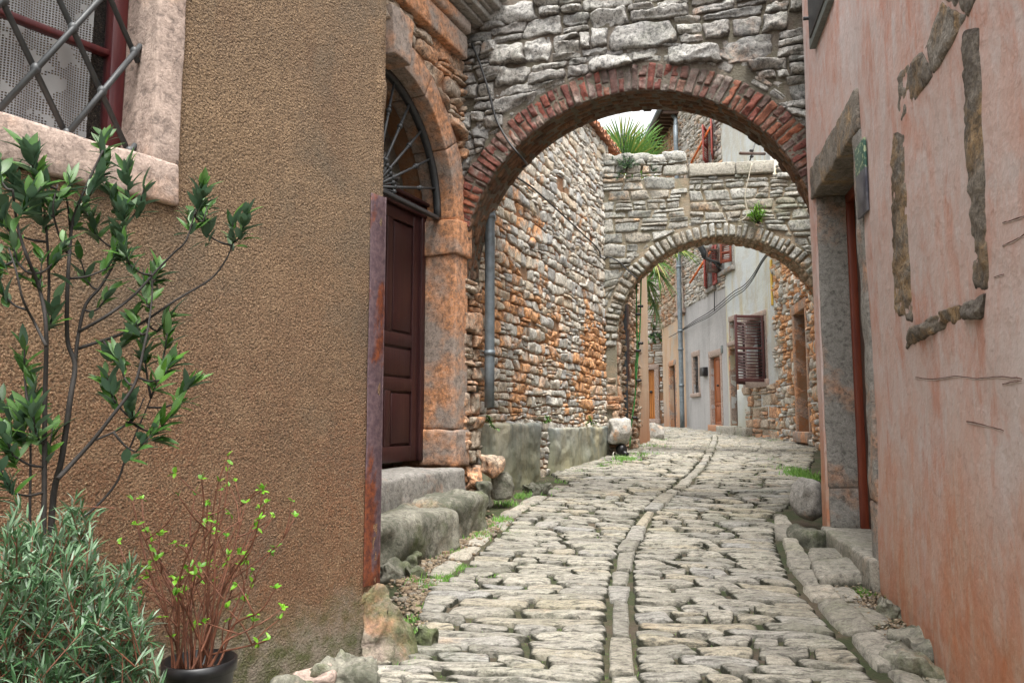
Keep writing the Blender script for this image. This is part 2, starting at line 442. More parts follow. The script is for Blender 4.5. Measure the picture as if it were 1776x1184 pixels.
M['rubble_far'] = m_rock('pale_far_rubble', [(.42, .40, .36), (.54, .51, .46), (.62, .59, .53), (.48, .40, .32)], stain=(.48, .26, .13), st=(.60, .74), stmax=.7, stscale=.8, dark=(.2, .2, .19), dk=(.55, .7), toneB=.12)
M['rubble_orange'] = m_rock('orange_stained_rubble', [(.40, .32, .25), (.52, .44, .34), (.47, .32, .21), (.58, .51, .41)], stain=(.46, .20, .08), st=(.48, .64), stmax=.75, stscale=1.7, dark=(.10, .09, .07), dk=(.58, .73), joint=(.20, .09, .045), jamt=.75, pit=(.39, .53, .85))
M['brick'] = m_rock('weathered_brick', [(.14, .05, .04), (.26, .065, .04), (.17, .08, .06), (.12, .085, .07), (.30, .095, .045), (.18, .16, .14), (.20, .06, .045)], stain=(.24, .21, .18), st=(.56, .70), stmax=.75, stscale=4, dark=(.06, .05, .045), dk=(.48, .66), joint=(.17, .14, .115), jamt=.75)
M['brick_dark'] = m_rock('brown_soffit_brick', [(.17, .085, .045), (.22, .115, .065), (.18, .12, .08), (.13, .075, .05)], stain=(.24, .12, .055), st=(.55, .7), stmax=.6, stscale=3, dark=(.05, .04, .03), dk=(.5, .68), joint=(.05, .035, .025), jamt=.75)
M['dressed'] = m_rock('rust_stained_dressed_stone', [(.30, .24, .20), (.39, .32, .27)], stain=(.44, .19, .075), st=(.42, .60), stmax=.85, stscale=2.1, dark=(.11, .09, .07), dk=(.57, .74), fine=.55)
M['dressed_grey'] = m_rock('grey_dressed_stone', [(.25, .235, .21), (.34, .32, .29)], stain=(.34, .16, .08), st=(.52, .68), stmax=.75, stscale=2.4, dark=(.09, .085, .07), dk=(.53, .7), fine=.7)
M['dressed_pale'] = m_rock('pale_pink_limestone', [(.36, .27, .225), (.44, .34, .285)], stain=(.52, .30, .19), st=(.60, .8), stmax=.6, stscale=3, dark=(.25, .2, .17), dk=(.62, .8), fine=.6)
M['boulder'] = m_rock('mossy_boulder', [(.22, .21, .17), (.38, .36, .29)], stain=(.40, .23, .12), st=(.60, .72), stmax=.7, stscale=2.6, dark=(.045, .05, .03), dk=(.44, .56), green=.75)
M['boulder_white'] = m_rock('whitish_boulder', [(.44, .42, .38), (.52, .49, .44)], stain=(.48, .24, .10), st=(.58, .72), stmax=.8, stscale=3.5, dark=(.16, .15, .13), dk=(.56, .7), fine=.8)
M['mica'] = m_rock('brown_rough_stone', [(.27, .23, .185), (.38, .34, .29)], stain=(.36, .22, .09), st=(.50, .64), stmax=.7, stscale=6, dark=(.07, .055, .045), dk=(.48, .6), fine=1.8)
M['tile'] = m_rock('terracotta_tile', [(.45, .17, .08), (.52, .23, .12), (.36, .14, .08)], stain=(.3, .2, .14), st=(.6, .75), stmax=.7, stscale=6, dark=(.12, .09, .07), dk=(.5, .66))

def m_mortar(name, c1, c2, c3, green=0):
    s = NT(name); n = s.noise(2, 6, .65); n2 = s.noise(60, 6, .7); n3 = s.noise(9, 6, .6)
    c = s.mix(s.ramp(n, [(.4, 0), (.6, 1)]), c1, c2); c = s.mix(s.ramp(n3, [(.5, 0), (.7, .8)]), c, c3)
    if green: c = s.mix(s.ramp(s.noise(3.3, 7, .7), [(.45, 0), (.55, green)]), c, (.035, .06, .012))
    c = s.mix(s.ramp(n2, [(.3, .5), (.7, 0)]), c, tuple(x*.35 for x in c1))
    return s.done(c, s.bump(n2, .9, .02))
M['mortar_orange'] = m_mortar('earth_mortar_orange', (.34, .20, .11), (.40, .17, .07), (.35, .28, .2))
M['mortar_grey'] = m_mortar('lime_mortar_grey', (.20, .17, .14), (.26, .22, .17), (.16, .11, .08), .3)
M['mortar_pale'] = m_mortar('lime_mortar_pale', (.35, .31, .24), (.38, .28, .18), (.28, .26, .2), .35)
M['soil'] = m_mortar('soil_and_moss', (.085, .064, .042), (.13, .098, .062), (.055, .058, .024), .85)
M['gravel'] = m_mortar('gravel_grit', (.38, .28, .19), (.30, .24, .17), (.30, .3, .18), .3)

def m_roughcast():
    s = NT('brown_roughcast_render'); z = s.xyz()[2]
    g = s.noise(145, 5, .6); g2 = s.noise(190, 4, .6); big = s.noise(.9, 6, .6); v = s.vor(120); mid = s.noise(45, 5, .6)
    top = s.mix(s.ramp(big, [(.35, 0), (.65, 1)]), (.335, .21, .112), (.25, .168, .10))
    low = s.mix(s.ramp(s.noise(1.6, 6, .6), [(.4, 0), (.62, 1)]), (.28, .135, .062), (.31, .112, .045))
    zz = s.n('ShaderNodeMapRange'); s.l(s.math('ADD', z, s.math('MULTIPLY', s.math('SUBTRACT', big, .5), 1.2)), zz.inputs[0]); zz.inputs[1].default_value = .5; zz.inputs[2].default_value = 1.6
    c = s.mix(zz.outputs[0], low, top)
    c = s.mix(s.ramp(mid, [(.35, .5), (.55, 0)]), c, (.17, .10, .05))
    c = s.mix(s.ramp(s.noise(6, 8, .75), [(.50, 0), (.68, .45)]), c, (.46, .30, .17))
    c = s.mix(s.ramp(g, [(.38, .85), (.50, 0)]), c, (.10, .058, .028))
    c = s.mix(s.ramp(g2, [(.53, 0), (.64, .7)]), c, (.60, .40, .23))
    c = s.mix(s.ramp(s.noise(1.9, 9, .72), [(.50, 0), (.66, .6)]), c, (.16, .125, .085))
    c = s.mix(s.ramp(s.noise(2.4, 8, .7, s.map((1, 1, .22))), [(.54, 0), (.68, .45)]), c, (.20, .10, .05))
    c = s.mix(s.ramp(s.noise(5.5, 6, .6), [(.70, 0), (.74, .7)]), c, (.58, .36, .24))
    mz = s.n('ShaderNodeMapRange'); s.l(s.math('ADD', z, s.math('MULTIPLY', s.noise(4, 7, .7), -.5)), mz.inputs[0]); mz.inputs[1].default_value = .08; mz.inputs[2].default_value = -.12; mz.inputs[3].default_value = 0; mz.inputs[4].default_value = .9
    c = s.mix(mz.outputs[0], c, s.mix(s.ramp(s.noise(14, 7, .7), [(.4, 0), (.6, 1)]), (.10, .12, .035), (.34, .29, .22)))
    h = s.math('ADD', s.math('ADD', s.math('MULTIPLY', g, 1.4), s.math('MULTIPLY', mid, .6)), s.math('ADD', s.math('MULTIPLY', g2, .35), s.math('MULTIPLY', s.math('SUBTRACT', 1., v), .4)))
    return s.done(c, s.bump(h, 1., .024))
M['roughcast'] = m_roughcast()
def m_pink():
    s = NT('pink_lime_plaster', .85)
    sv = s.map((1, 1, .5)); n1 = s.noise(1.7, 7, .6, sv, .5); n2 = s.noise(4.5, 9, .68, sv, .4); n3 = s.noise(35, 7, .6); n4 = s.noise(11, 9, .7, sv, .5)
    z = s.xyz()[2]
    c = s.mix(s.ramp(n1, [(.38, 0), (.60, 1)]), (.62, .415, .355), (.58, .465, .43))
    c = s.mix(s.ramp(n2, [(.48, 0), (.64, .75)]), c, (.54, .25, .175))
    c = s.mix(s.ramp(n4, [(.47, 0), (.64, .75)]), c, (.62, .54, .52))
    c = s.mix(s.ramp(n2, [(.30, .7), (.45, 0)]), c, (.62, .55, .53))
    zz = s.n('ShaderNodeMapRange'); s.l(s.math('ADD', z, s.math('MULTIPLY', s.math('SUBTRACT', n1, .5), 2.4)), zz.inputs[0]); zz.inputs[1].default_value = .95; zz.inputs[2].default_value = .05; zz.inputs[3].default_value = 0; zz.inputs[4].default_value = .85
    c = s.mix(zz.outputs[0], c, s.mix(s.ramp(n4, [(.38, 0), (.62, 1)]), (.52, .185, .075), (.53, .31, .20)))
    c = s.mix(s.ramp(n3, [(.60, 0), (.75, .45)]), c, (.24, .105, .07))
    c = s.mix(s.ramp(s.noise(3.1, 10, .75), [(.60, 0), (.70, .35)]), c, (.26, .17, .14))
    h = s.math('ADD', s.noise(7, 9, .6), s.math('MULTIPLY', n3, .3)); v = s.vor(13, v=s.map((1, 1, .6)))
    b = s.bump(h, .5, .025); b = s.bump(s.ramp(v, [(0, 0), (.1, 1)]), .2, .006, b)
    return s.done(c, b)
M['pink'] = m_pink()
def m_plaster(name, c1, c2, streak, samt=.6, sr=(.55, .72), rise=None, risec=(.2, .22, .12), patch=None):
    s = NT(name); sv = s.map((1, 1, .15)); n = s.noise(1.3, 6, .6); n2 = s.noise(3.5, 7, .65, sv); n3 = s.noise(40, 6, .6)
    c = s.mix(s.ramp(n, [(.35, 0), (.65, 1)]), c1, c2)
    c = s.mix(s.ramp(n2, [(sr[0], 0), (sr[1], samt)]), c, streak)
    if patch: c = s.mix(s.ramp(s.noise(1.1, 8, .7), [(.52, 0), (.6, .85)]), c, patch)
    if rise:
        z = s.n('ShaderNodeMapRange'); s.l(s.math('ADD', s.xyz()[2], s.math('MULTIPLY', n2, -1.)), z.inputs[0]); z.inputs[1].default_value = rise[1]-.5; z.inputs[2].default_value = rise[0]-.5; z.inputs[3].default_value = 0; z.inputs[4].default_value = .85
        c = s.mix(z.outputs[0], c, risec)
    c = s.mix(s.ramp(n3, [(.3, .35), (.5, 0)]), c, tuple(x*.5 for x in c1))
    return s.done(c, s.bump(s.math('ADD', s.noise(12, 8, .6), s.math('MULTIPLY', n3, .4)), .5, .02))
M['plaster_grey'] = m_plaster('smooth_grey_render', (.38, .365, .36), (.46, .44, .43), (.26, .25, .24), .6, (.5, .68), rise=(.7, 1.4), risec=(.35, .34, .33))
M['plaster_white'] = m_plaster('stained_white_limewash', (.60, .62, .58), (.54, .565, .585), (.50, .40, .19), .75, (.5, .66), rise=(.5, 1.5), risec=(.32, .30, .19), patch=(.50, .48, .42))
M['plaster_ochre'] = m_plaster('salmon_ochre_plaster', (.50, .34, .22), (.54, .40, .29), (.42, .20, .09), .7, rise=(.6, 1.6), risec=(.38, .16, .07), patch=(.42, .38, .32))
M['plinth'] = m_plaster('grey_green_cement_render', (.28, .29, .27), (.46, .41, .27), (.11, .13, .14), .9, (.46, .60), rise=(.1, .9), risec=(.30, .29, .15), patch=(.17, .20, .21))

def m_wood(name, c1, c2, rough=.5, sc=(60, 60, 3), b=.25):
    s = NT(name, rough); v = s.map(sc); n = s.noise(1, 6, .6, v); n2 = s.noise(5, 6, .6)
    c = s.mix(s.ramp(n, [(.35, 0), (.65, 1)]), c1, c2); c = s.mix(s.ramp(n2, [(.55, 0), (.75, .4)]), c, tuple(x*.5 for x in c1))
    return s.done(c, s.bump(n, b, .004))
M['door_brown'] = m_wood('dark_maroon_painted_wood', (.028, .008, .0085), (.045, .013, .012), .45)
M['window_red'] = m_wood('oxblood_painted_wood', (.06, .006, .009), (.09, .012, .011), .45)
M['shutter_brown'] = m_wood('dark_brown_shutter_paint', (.055, .018, .018), (.085, .028, .026), .5)
M['shutter_red'] = m_wood('faded_red_shutter_paint', (.22, .035, .03), (.34, .07, .05), .6)
M['wood_orange'] = m_wood('orange_varnished_wood', (.42, .15, .03), (.55, .22, .05), .45)
M['wood_redbrown'] = m_wood('red_brown_varnished_wood', (.13, .022, .008), (.21, .04, .013), .45)
M['wood_mid'] = m_wood('orange_brown_wood', (.26, .07, .018), (.36, .11, .03), .5)
M['wood_dark'] = m_wood('dark_old_timber', (.05, .03, .022), (.09, .05, .035), .7)
def m_rust():
    s = NT('rusty_painted_metal', .6); v = s.map((1, 1, .45)); n = s.noise(7, 8, .65, v, .4); n2 = s.noise(45, 7, .7)
    z = s.xyz()[2]; zz = s.n('ShaderNodeMapRange'); s.l(z, zz.inputs[0]); zz.inputs[1].default_value = 1.5; zz.inputs[2].default_value = .3; zz.inputs[3].default_value = -.06; zz.inputs[4].default_value = .09
    f = s.math('ADD', n, zz.outputs[0])
    c = s.mix(s.ramp(n2, [(.4, 0), (.6, 1)]), (.075, .045, .055), (.14, .09, .095))
    c = s.mix(s.ramp(f, [(.53, 0), (.60, 1)]), c, s.mix(s.ramp(n2, [(.35, 0), (.65, 1)]), (.06, .018, .014), (.24, .065, .022)))
    return s.done(c, s.bump(s.math('ADD', n, n2), .5, .006), Metallic=.15)
M['rust'] = m_rust()
def m_plain(name, c, rough=.5, metal=0, var=.25, nsc=30):
    s = NT(name, rough); n = s.noise(nsc, 6, .6)
    return s.done(s.mix(s.ramp(n, [(.3, 0), (.7, 1)]), tuple(x*(1-var) for x in c), tuple(min(1, x*(1+var)) for x in c)), s.bump(n, .2, .003), Metallic=metal)
M['iron'] = m_plain('grey_painted_iron', (.045, .048, .05), .5, .0)
M['iron_dark'] = m_plain('black_iron', (.03, .033, .036), .45, .0)
M['pipe'] = m_plain('blue_grey_zinc', (.17, .20, .22), .5, .3, .3, 12)
M['pipe_dark'] = m_plain('dark_grey_zinc', (.10, .12, .14), .5, .3, .3, 12)
M['black_plastic'] = m_plain('black_plastic', (.012, .012, .013), .35, 0, .3)
M['cable'] = m_plain('black_cable_rubber', (.015, .015, .015), .5)
M['cable_green'] = m_plain('green_cable', (.03, .16, .035), .5)
M['cable_white'] = m_plain('white_cord', (.6, .58, .5), .6)
M['grey_board'] = m_plain('grey_green_board', (.16, .18, .17), .7)
M['shade'] = m_plain('unlit_room_shade', (.03, .026, .022), .9)  # near-black sheet colour, painted shade of the unlit rooms behind windows
M['bright_orange'] = m_plain('orange_paint', (.75, .17, .03), .5)
M['yellow'] = m_plain('yellow_pipe_paint', (.62, .40, .05), .5)
M['lamp_white'] = m_plain('white_lamp_enamel', (.8, .8, .78), .3, 0, .05)
M['rope'] = m_plain('weathered_rope', (.42, .38, .3), .9)
def m_glass():
    s = NT('window_glass', .05)
    return s.done((.02, .022, .025), None, Alpha=.28, Coat_Weight=.3)
M['glass'] = m_glass()
def m_lace():
    s = NT('white_lace', .9); s.b.inputs['Roughness'].default_value = .9
    # square filet mesh: open cells, some filled to make the flowers
    m = s.n('ShaderNodeMapping'); s.l(s.vec, m.inputs[0]); m.inputs['Rotation'].default_value = (0, 0, -BWROT); m.inputs['Scale'].default_value = (1, 1, 1)
    q = s.n('ShaderNodeSeparateXYZ'); s.l(m.outputs[0], q.inputs[0]); k = 130.
    fx = s.math('FRACT', s.math('MULTIPLY', q.outputs[0], k)); fz = s.math('FRACT', s.math('MULTIPLY', q.outputs[2], k))
    th = s.math('MAXIMUM', s.math('GREATER_THAN', fx, .58), s.math('GREATER_THAN', fz, .58))
    cx = s.math('DIVIDE', s.math('FLOOR', s.math('MULTIPLY', q.outputs[0], k)), k); cz = s.math('DIVIDE', s.math('FLOOR', s.math('MULTIPLY', q.outputs[2], k)), k)
    cb = s.n('ShaderNodeCombineXYZ'); s.l(cx, cb.inputs[0]); s.l(cz, cb.inputs[2])
    vv = s.vor(8.5, v=cb.outputs[0]); nn = s.noise(30, 2, .5, cb.outputs[0])
    fl = s.math('GREATER_THAN', s.math('SUBTRACT', s.math('MULTIPLY', nn, 1.25), vv), .33)
    al = s.math('MAXIMUM', th, fl)
    return s.done((.50, .49, .48), None, Alpha=s.math('ADD', s.math('MULTIPLY', al, .98), .02))
BWROT = math.atan2(1, .694)
M['lace'] = m_lace()
def m_leaf(name, cs, rough=.35, trans=.15, back=None):
    s = NT(name, rough); a = s.attr()
    c = s.ramp(a[0], [(i/(len(cs)-1), t) for i, t in enumerate(cs)])
    n = s.noise(40, 3, .5); c = s.mix(s.ramp(n, [(.3, .4), (.6, 0)]), c, tuple(x*.5 for x in cs[0]))
    if back:
        g = s.n('ShaderNodeNewGeometry'); c = s.mix(s.math('MULTIPLY', g.outputs['Backfacing'], .8), c, back)
    tr = s.n('ShaderNodeBsdfTranslucent'); s.l(c, tr.inputs[0]); mx = s.n('ShaderNodeMixShader'); mx.inputs[0].default_value = trans
    s.l(c, s.b.inputs['Base Color']); s.t.links.new(s.b.outputs[0], mx.inputs[1]); s.t.links.new(tr.outputs[0], mx.inputs[2]); s.t.links.new(mx.outputs[0], s.out.inputs[0])
    return s.m
M['leaf_bay'] = m_leaf('dark_glossy_leaf', [(.018, .06, .006), (.034, .105, .009), (.07, .17, .016), (.045, .10, .025)], .5, .15, (.10, .17, .12))
M['leaf_lav'] = m_leaf('silvery_lavender_leaf', [(.035, .10, .03), (.075, .165, .065), (.15, .24, .135), (.24, .31, .23)], .6, .15)
M['leaf_bright'] = m_leaf('fresh_green_leaf', [(.12, .32, .02), (.22, .45, .03), (.08, .24, .02)], .4, .25)
M['leaf_palm'] = m_leaf('palm_leaf', [(.05, .14, .03), (.09, .22, .04), (.14, .27, .05), (.3, .3, .07)], .4, .25)
M['grass'] = m_leaf('grass_blade', [(.07, .18, .02), (.12, .28, .03), (.18, .33, .05)], .5, .2)
M['bark_dark'] = m_plain('dark_grey_bark', (.02, .016, .013), .8, 0, .4, 60)
M['bark_red'] = m_plain('red_brown_bark', (.15, .055, .028), .7, 0, .45, 60)
M['litter'] = m_rock('dry_leaf_litter', [(.28, .20, .12), (.34, .27, .18), (.22, .15, .09), (.33, .31, .26)], st=(.8, .9))
SUNAZ = 170; EXPO = 1.4
# ================================================================== GROUND
xs = np.r_[-60, -30, -15, -8, np.arange(-5, -1.5, .25), np.arange(-1.5, 5.5, .08), np.arange(5.5, 9, .25), 12, 20, 35, 70]; ys = np.r_[-40, -20, -10, -4, np.arange(-1, 1.5, .25), np.arange(1.5, 14, .08), np.arange(14, 30, .25), 35, 50, 90]
XX, YY = np.meshgrid(xs, ys, indexing='ij')
ZZ = gz(YY)-.003+(.012*vn(XX*2.5, YY*2.5, 0, 3)+.005*fbm(XX*9, YY*9, 0, 3))*((YY > -2) & (YY < 30))
m = MB(); ny = len(ys); i, j = np.meshgrid(np.arange(len(xs)-1), np.arange(ny-1), indexing='ij'); b = (i*ny+j).ravel()
m.add(np.stack([XX, YY, ZZ], -1), np.stack([b, b+ny, b+ny+1, b+1], 1))
struct(m.build('ground', M['soil']))

def gmap(u, v, h): return np.stack([u, v, gz(v)+h+.012*vn(u*2.5, v*2.5, 0, 3)], -1)
def line(pxs): return np.array([G(*p)[:2] for p in pxs])
spine = line([(1078, 1184), (1076, 1090), (1077, 1010), (1086, 960), (1110, 915), (1135, 882), (1182, 842), (1212, 815), (1228, 790), (1238, 770), (1240, 757)])
spine = np.vstack([[spine[0][0]-.02, 1.6], spine, [3.9, 22]])
kr = line([(1575, 1184), (1470, 1085), (1420, 1030), (1388, 985), (1366, 935), (1350, 900)])      # right kerb, middle
kr = np.vstack([kr[0]+(kr[0]-kr[1])*1.2, kr])
kl = line([(706, 1018), (752, 1003), (800, 965), (842, 930), (880, 897), (925, 868), (975, 846)])
def at_y(P, Y): return np.interp(Y, P[:, 1], P[:, 0])
LB_ = np.array([(-.9, 1.6), (-.75, 2.6), (-.42, 3.05), (-.40, 3.5), (kl[0][0]+.10, kl[0][1]), *[(p[0]+.09, p[1]) for p in kl[1:]], (.35, 8.2), (1.05, 10), (1.5, 11), (2.25, 13.7), (2.6, 15), (2.9, 18), (3.8, 25.6), (3.8, 30)])
LB_ = LB_[np.argsort(LB_[:, 1])]
RB_ = np.array([(kr[0][0]-.1, kr[0][1]), *[(p[0]-.09, p[1]) for p in kr[1:]], (1.9, 5.6), (2.2, 6.2), (2.9, 7.7), (3.95, 10.2), (4.85, 12.2), (5.25, 15), (4.9, 21.5), (4.9, 30)])
def skew(P): return P[:, 1]+.13*P[:, 0]
def clean(P):
    k = np.argsort(skew(P)); return P[k]
SP, LBs, RBs = clean(spine), clean(LB_), clean(RB_); LBs_, RBs_ = LBs, RBs
def xs_at(P, Yp): return np.interp(Yp, skew(P), P[:, 0])
Q = []; r = np.random.RandomState(11); yp = 1.6
while yp < 29:
    near = np.interp(yp, [2, 5, 9, 14, 30], [.095, .11, .14, .19, .40])
    L = r.uniform(.75, 1.3)*near
    for side in (0, 1):
        a, b_ = (xs_at(LBs, yp+L/2), xs_at(SP, yp+L/2)-.047) if side == 0 else (xs_at(SP, yp+L/2)+.050, xs_at(RBs, yp+L/2))
        W_ = b_-a
        if W_ < .1: continue
        u = a; dy0 = r.uniform(-.04, .04)
        prev = (u, u)
        while u < b_-1e-3:
            w = r.choice([r.uniform(.09, .17), r.uniform(.17, .31), r.uniform(.29, .52)], p=[.22, .46, .32])*(1+.25*(yp > 7))
            if b_-u-w < .14: w = b_-u
            un = u+w; nx = (un+r.uniform(-.03, .03), un+r.uniform(-.03, .03)) if un < b_-.01 else (b_, b_)
            def pt(s, t):
                x = (prev[0]*(1-t)+prev[1]*t)*(1-s)+(nx[0]*(1-t)+nx[1]*t)*s
                wv = .045*vn(x*2.2, (yp+L*t)*.8, 0, 5+side)+.02*vn(x*7, (yp+L*t)*2, 0, 8+side)
                return (x, yp+L*t-.13*x+wv)
            k = r.choice(3, p=[.72, .24, .04]) if L > .12 else 0
            if k == 0: Q.append([pt(0, 0), pt(1, 0), pt(1, 1), pt(0, 1)])
            elif k == 1:
                c0, c1 = r.uniform(.35, .65)+r.uniform(-.1, .1), r.uniform(.35, .65)
                Q.append([pt(0, 0), pt(1, 0), pt(1, c1), pt(0, c0)]); Q.append([pt(0, c0), pt(1, c1), pt(1, 1), pt(0, 1)])
            else:
                m_ = r.uniform(.35, .65)
                c = r.uniform(.4, .6)
                Q.append([pt(0, 0), pt(m_, 0), pt(m_, c), pt(0, c)]); Q.append([pt(m_, 0), pt(1, 0), pt(1, c), pt(m_, c)]); Q.append([pt(0, c), pt(1, c), pt(1, 1), pt(0, 1)])
            prev = nx; u = un
    yp += L
Q = np.array(Q); cy = Q.mean(1)[:, 1]
r.rand(len(Q)); cy = Q.mean(1)[:, 1]
m = MB()
stones(m, Q[cy < 5.2], gmap, H=.024, n=(19, 12), cr=(.0, .2), rough=.4, gap=.0035, gt=1.9, gs=.7, seed=21, sink=.05, edge=.055, fq=8, pw=9, tilt=.3, pe=.2, hv=.15, fct=.4, dpw=8)
stones(m, Q[(cy >= 4.5) & (cy < 10)], gmap, H=.026, n=(11, 9), cr=(.0, .2), rough=.4, gap=.005, gt=1.9, gs=.7, seed=22, sink=.05, edge=.06, fq=8, pw=8, tilt=.4, pe=.2, hv=.2, fct=.4, dpw=6)
stones(m, Q[cy >= 10], gmap, H=.028, n=(7, 6), cr=(.1, .5), rough=.4, dpw=6, gap=.010, gt=1.6, gs=.7, seed=23, sink=.04, edge=.1, fq=6, pw=6, tilt=.6)
road = struct(m.build('road', M['cobble']))
# centre strip of long stones
def strip(P, hw, lens, seed, wj=.012, gapl=0):
    r = np.random.RandomState(seed); d = np.r_[0, np.cumsum(np.linalg.norm(np.diff(P, axis=0), axis=1))]
    s = 0; Q = []
    def pn(s_):
        p = np.array([np.interp(s_, d, P[:, 0]), np.interp(s_, d, P[:, 1])]); e = np.array([np.interp(s_+.1, d, P[:, 0]), np.interp(s_+.1, d, P[:, 1])])-np.array([np.interp(s_-.1, d, P[:, 0]), np.interp(s_-.1, d, P[:, 1])])
        e /= np.linalg.norm(e)+1e-9; return p, np.array([e[1], -e[0]])
    while s < d[-1]:
        L = r.uniform(*lens); p0, n0 = pn(s); p1, n1 = pn(min(s+L, d[-1])); a, b = hw+r.uniform(-wj, wj, 2); c, e = r.uniform(-wj, wj, 2)
        Q.append([p0-n0*(a+c), p0+n0*(a+e), p1+n1*(b+e), p1-n1*(b+c)]); s += L+gapl
    return np.array(Q)
m = MB(); stones(m, strip(spine, .05, (.28, .6), 5), gmap, H=.026, n=(9, 21), cr=(.0, .12), rough=.35, gap=.002, seed=24, sink=.04, edge=.06, fq=9, pw=12, tilt=.3, pe=.16, hv=.25)
m.build('centre_strip', M['cobble'], road)
def kmap(lift):
    return lambda u, v, h: np.stack([u, v, gz(v)+h+lift+.01*vn(u*2.5, v*2.5, 0, 3)], -1)
m = MB(); stones(m, strip(kr, .058, (.22, .48), 6, .02), kmap(.004), H=.032, n=(11, 19), cr=(.0, .2), rough=.3, pe=.16, hv=.2, fct=.5, gap=.004, seed=25, sink=.07, edge=.07, fq=9, pw=6, tilt=.5)
stones(m, strip(kr[:5]+np.array([.125, .03]), .055, (.2, .4), 9, .02), kmap(-.015), H=.028, n=(11, 15), cr=(.0, .2), rough=.3, pe=.16, hv=.2, fct=.5, gap=.006, seed=27, sink=.05, edge=.1, fq=9, pw=5)
struct(m.build('kerb', M['kerb']))
m = MB(); stones(m, strip(kl, .075, (.22, .5), 7, .015), kmap(-.004), H=.02, n=(9, 13), cr=(.1, .4), rough=.35, gap=.004, seed=26, sink=.04, edge=.06, fq=9, pw=7, tilt=.3)
struct(m.build('kerb', M['kerb']))
# slabs in front of the pink house door
def gq(pts): return [tuple(G(*p)[:2]) for p in pts]
m = MB()
stones(m, [gq([(1386, 965), (1428, 938), (1448, 958), (1400, 985)]), gq([(1400, 990), (1478, 978), (1470, 962), (1396, 962)]), gq([(1412, 1022), (1524, 1010), (1480, 978), (1404, 990)])][1:], kmap(.02), H=.035, n=(19, 15), cr=(.05, .3), rough=.3, gap=.004, seed=31, sink=.05, edge=.04, fq=9, pw=8, tilt=.3)
tag(m.build('paving_slab', M['kerb']), None, None, kind='structure')

# ================================================================== BROWN HOUSE (left, near)
BW = Wall((-.505+.694*-3.6, 2.95-3.6), (-.505, 2.95), 1)
LBW = BW.L
house = thing('roughcast_house', 'brown roughcast house corner with a stone framed window and rusty metal strip', 'house', (-.505, 2.95, gz(2.95)))
wa1, wz0 = BW.pix(262, 250)[0], BW.pix(100, 228)[1]
wa0, wz1 = wa1-.95, wz0+1.25
fw, sh = .085, .125           # stone frame width, sill height
hole = (wa0-fw, wa1+fw, wz0-sh, wz1+fw, .02)
m = MB(); wallgrid(m, BW, 0, LBW, -.6, 3.9, [hole], .05, hf=lambda a, z: .006*fbm(a*2, z*2, 0, 3), thick=.4)
prism(m, [tuple(BW.P(0, 0, -.4)[:2]), tuple(BW.P(LBW-.02, 0, -.4)[:2]), (-1.5, 3.45), (-4, 3.2), (-5, 0)], -.6, 3.88)
rt = Wall((-.505, 2.95), (-1.56, 3.46), 1); wallgrid(m, rt, 0, rt.L, -.6, 3.9, [], .1, thick=.1, ends=False)
BW.box(m, LBW-.05, LBW+.006, -.6, 3.88, -.06, .007, r=.02, step=.02, amp=.012, freq=9, seed=77, mx=220)
m.build('wall', M['roughcast'], house)
win = MB(); BW.box(win, wa0, wa1, wz0+.02, wz0+.055, -.21, -.165); BW.box(win, wa1-.045, wa1, wz0+.05, wz1, -.212, -.163); BW.box(win, wa0, wa0+.045, wz0+.05, wz1, -.21, -.165)
BW.box(win, wa0, wa1, wz1-.05, wz1, -.208, -.167)
am_, zm_ = BW.pix(85, 52, -.18); BW.box(win, wa0, wa1-.045, zm_-.010, zm_+.010, -.205, -.175); BW.box(win, wa0+.4, wa0+.44, wz0+.05, wz1-.05, -.203, -.178)
win = win.build('window', M['window_red'], house)
gm = MB(); gm.add([BW.P(wa0+.04, wz0+.04, -.195), BW.P(wa1-.04, wz0+.04, -.195), BW.P(wa1-.04, wz1-.04, -.195), BW.P(wa0+.04, wz1-.04, -.195)], [(0, 1, 2, 3)])
gm.build('pane', M['glass'], win)
cm = MB(); A, Zc = np.meshgrid(np.linspace(wa0+.03, wa1-.07, 60), np.linspace(wz0, wz1, 20), indexing='ij')
V = BW.P(A, Zc, -.235+.008*np.sin(A*55+Zc*2)); ii, jj = np.meshgrid(np.arange(59), np.arange(19), indexing='ij'); b = (ii*20+jj).ravel()
cm.add(V, np.stack([b, b+20, b+21, b+1], 1)); cm.build('curtain', M['lace'], win)
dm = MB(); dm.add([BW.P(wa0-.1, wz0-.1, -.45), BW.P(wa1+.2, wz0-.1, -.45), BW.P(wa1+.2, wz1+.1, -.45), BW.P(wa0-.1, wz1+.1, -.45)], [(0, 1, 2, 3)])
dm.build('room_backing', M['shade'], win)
fr = MB()
BW.box(fr, wa1, wa1+fw, wz0-.004, wz1, -.30, .012, r=.008, step=.03, amp=.006, freq=14, seed=3)
BW.box(fr, wa0-fw, wa0, wz0-.004, wz1, -.30, .012, r=.008, step=.05, amp=.006, freq=14, seed=4)
BW.box(fr, wa0-fw, wa1+fw, wz1, wz1+fw, -.30, .010, r=.008, step=.05, amp=.006, freq=14, seed=5)
fr.build('window_frame', M['dressed_pale'], house)
BW.obj('window_sill', M['dressed_pale'], house, wa0-fw, wa1+fw, wz0-sh, wz0, -.30, .022, r=.012, step=.025, amp=.012, freq=10, seed=6, mx=60)
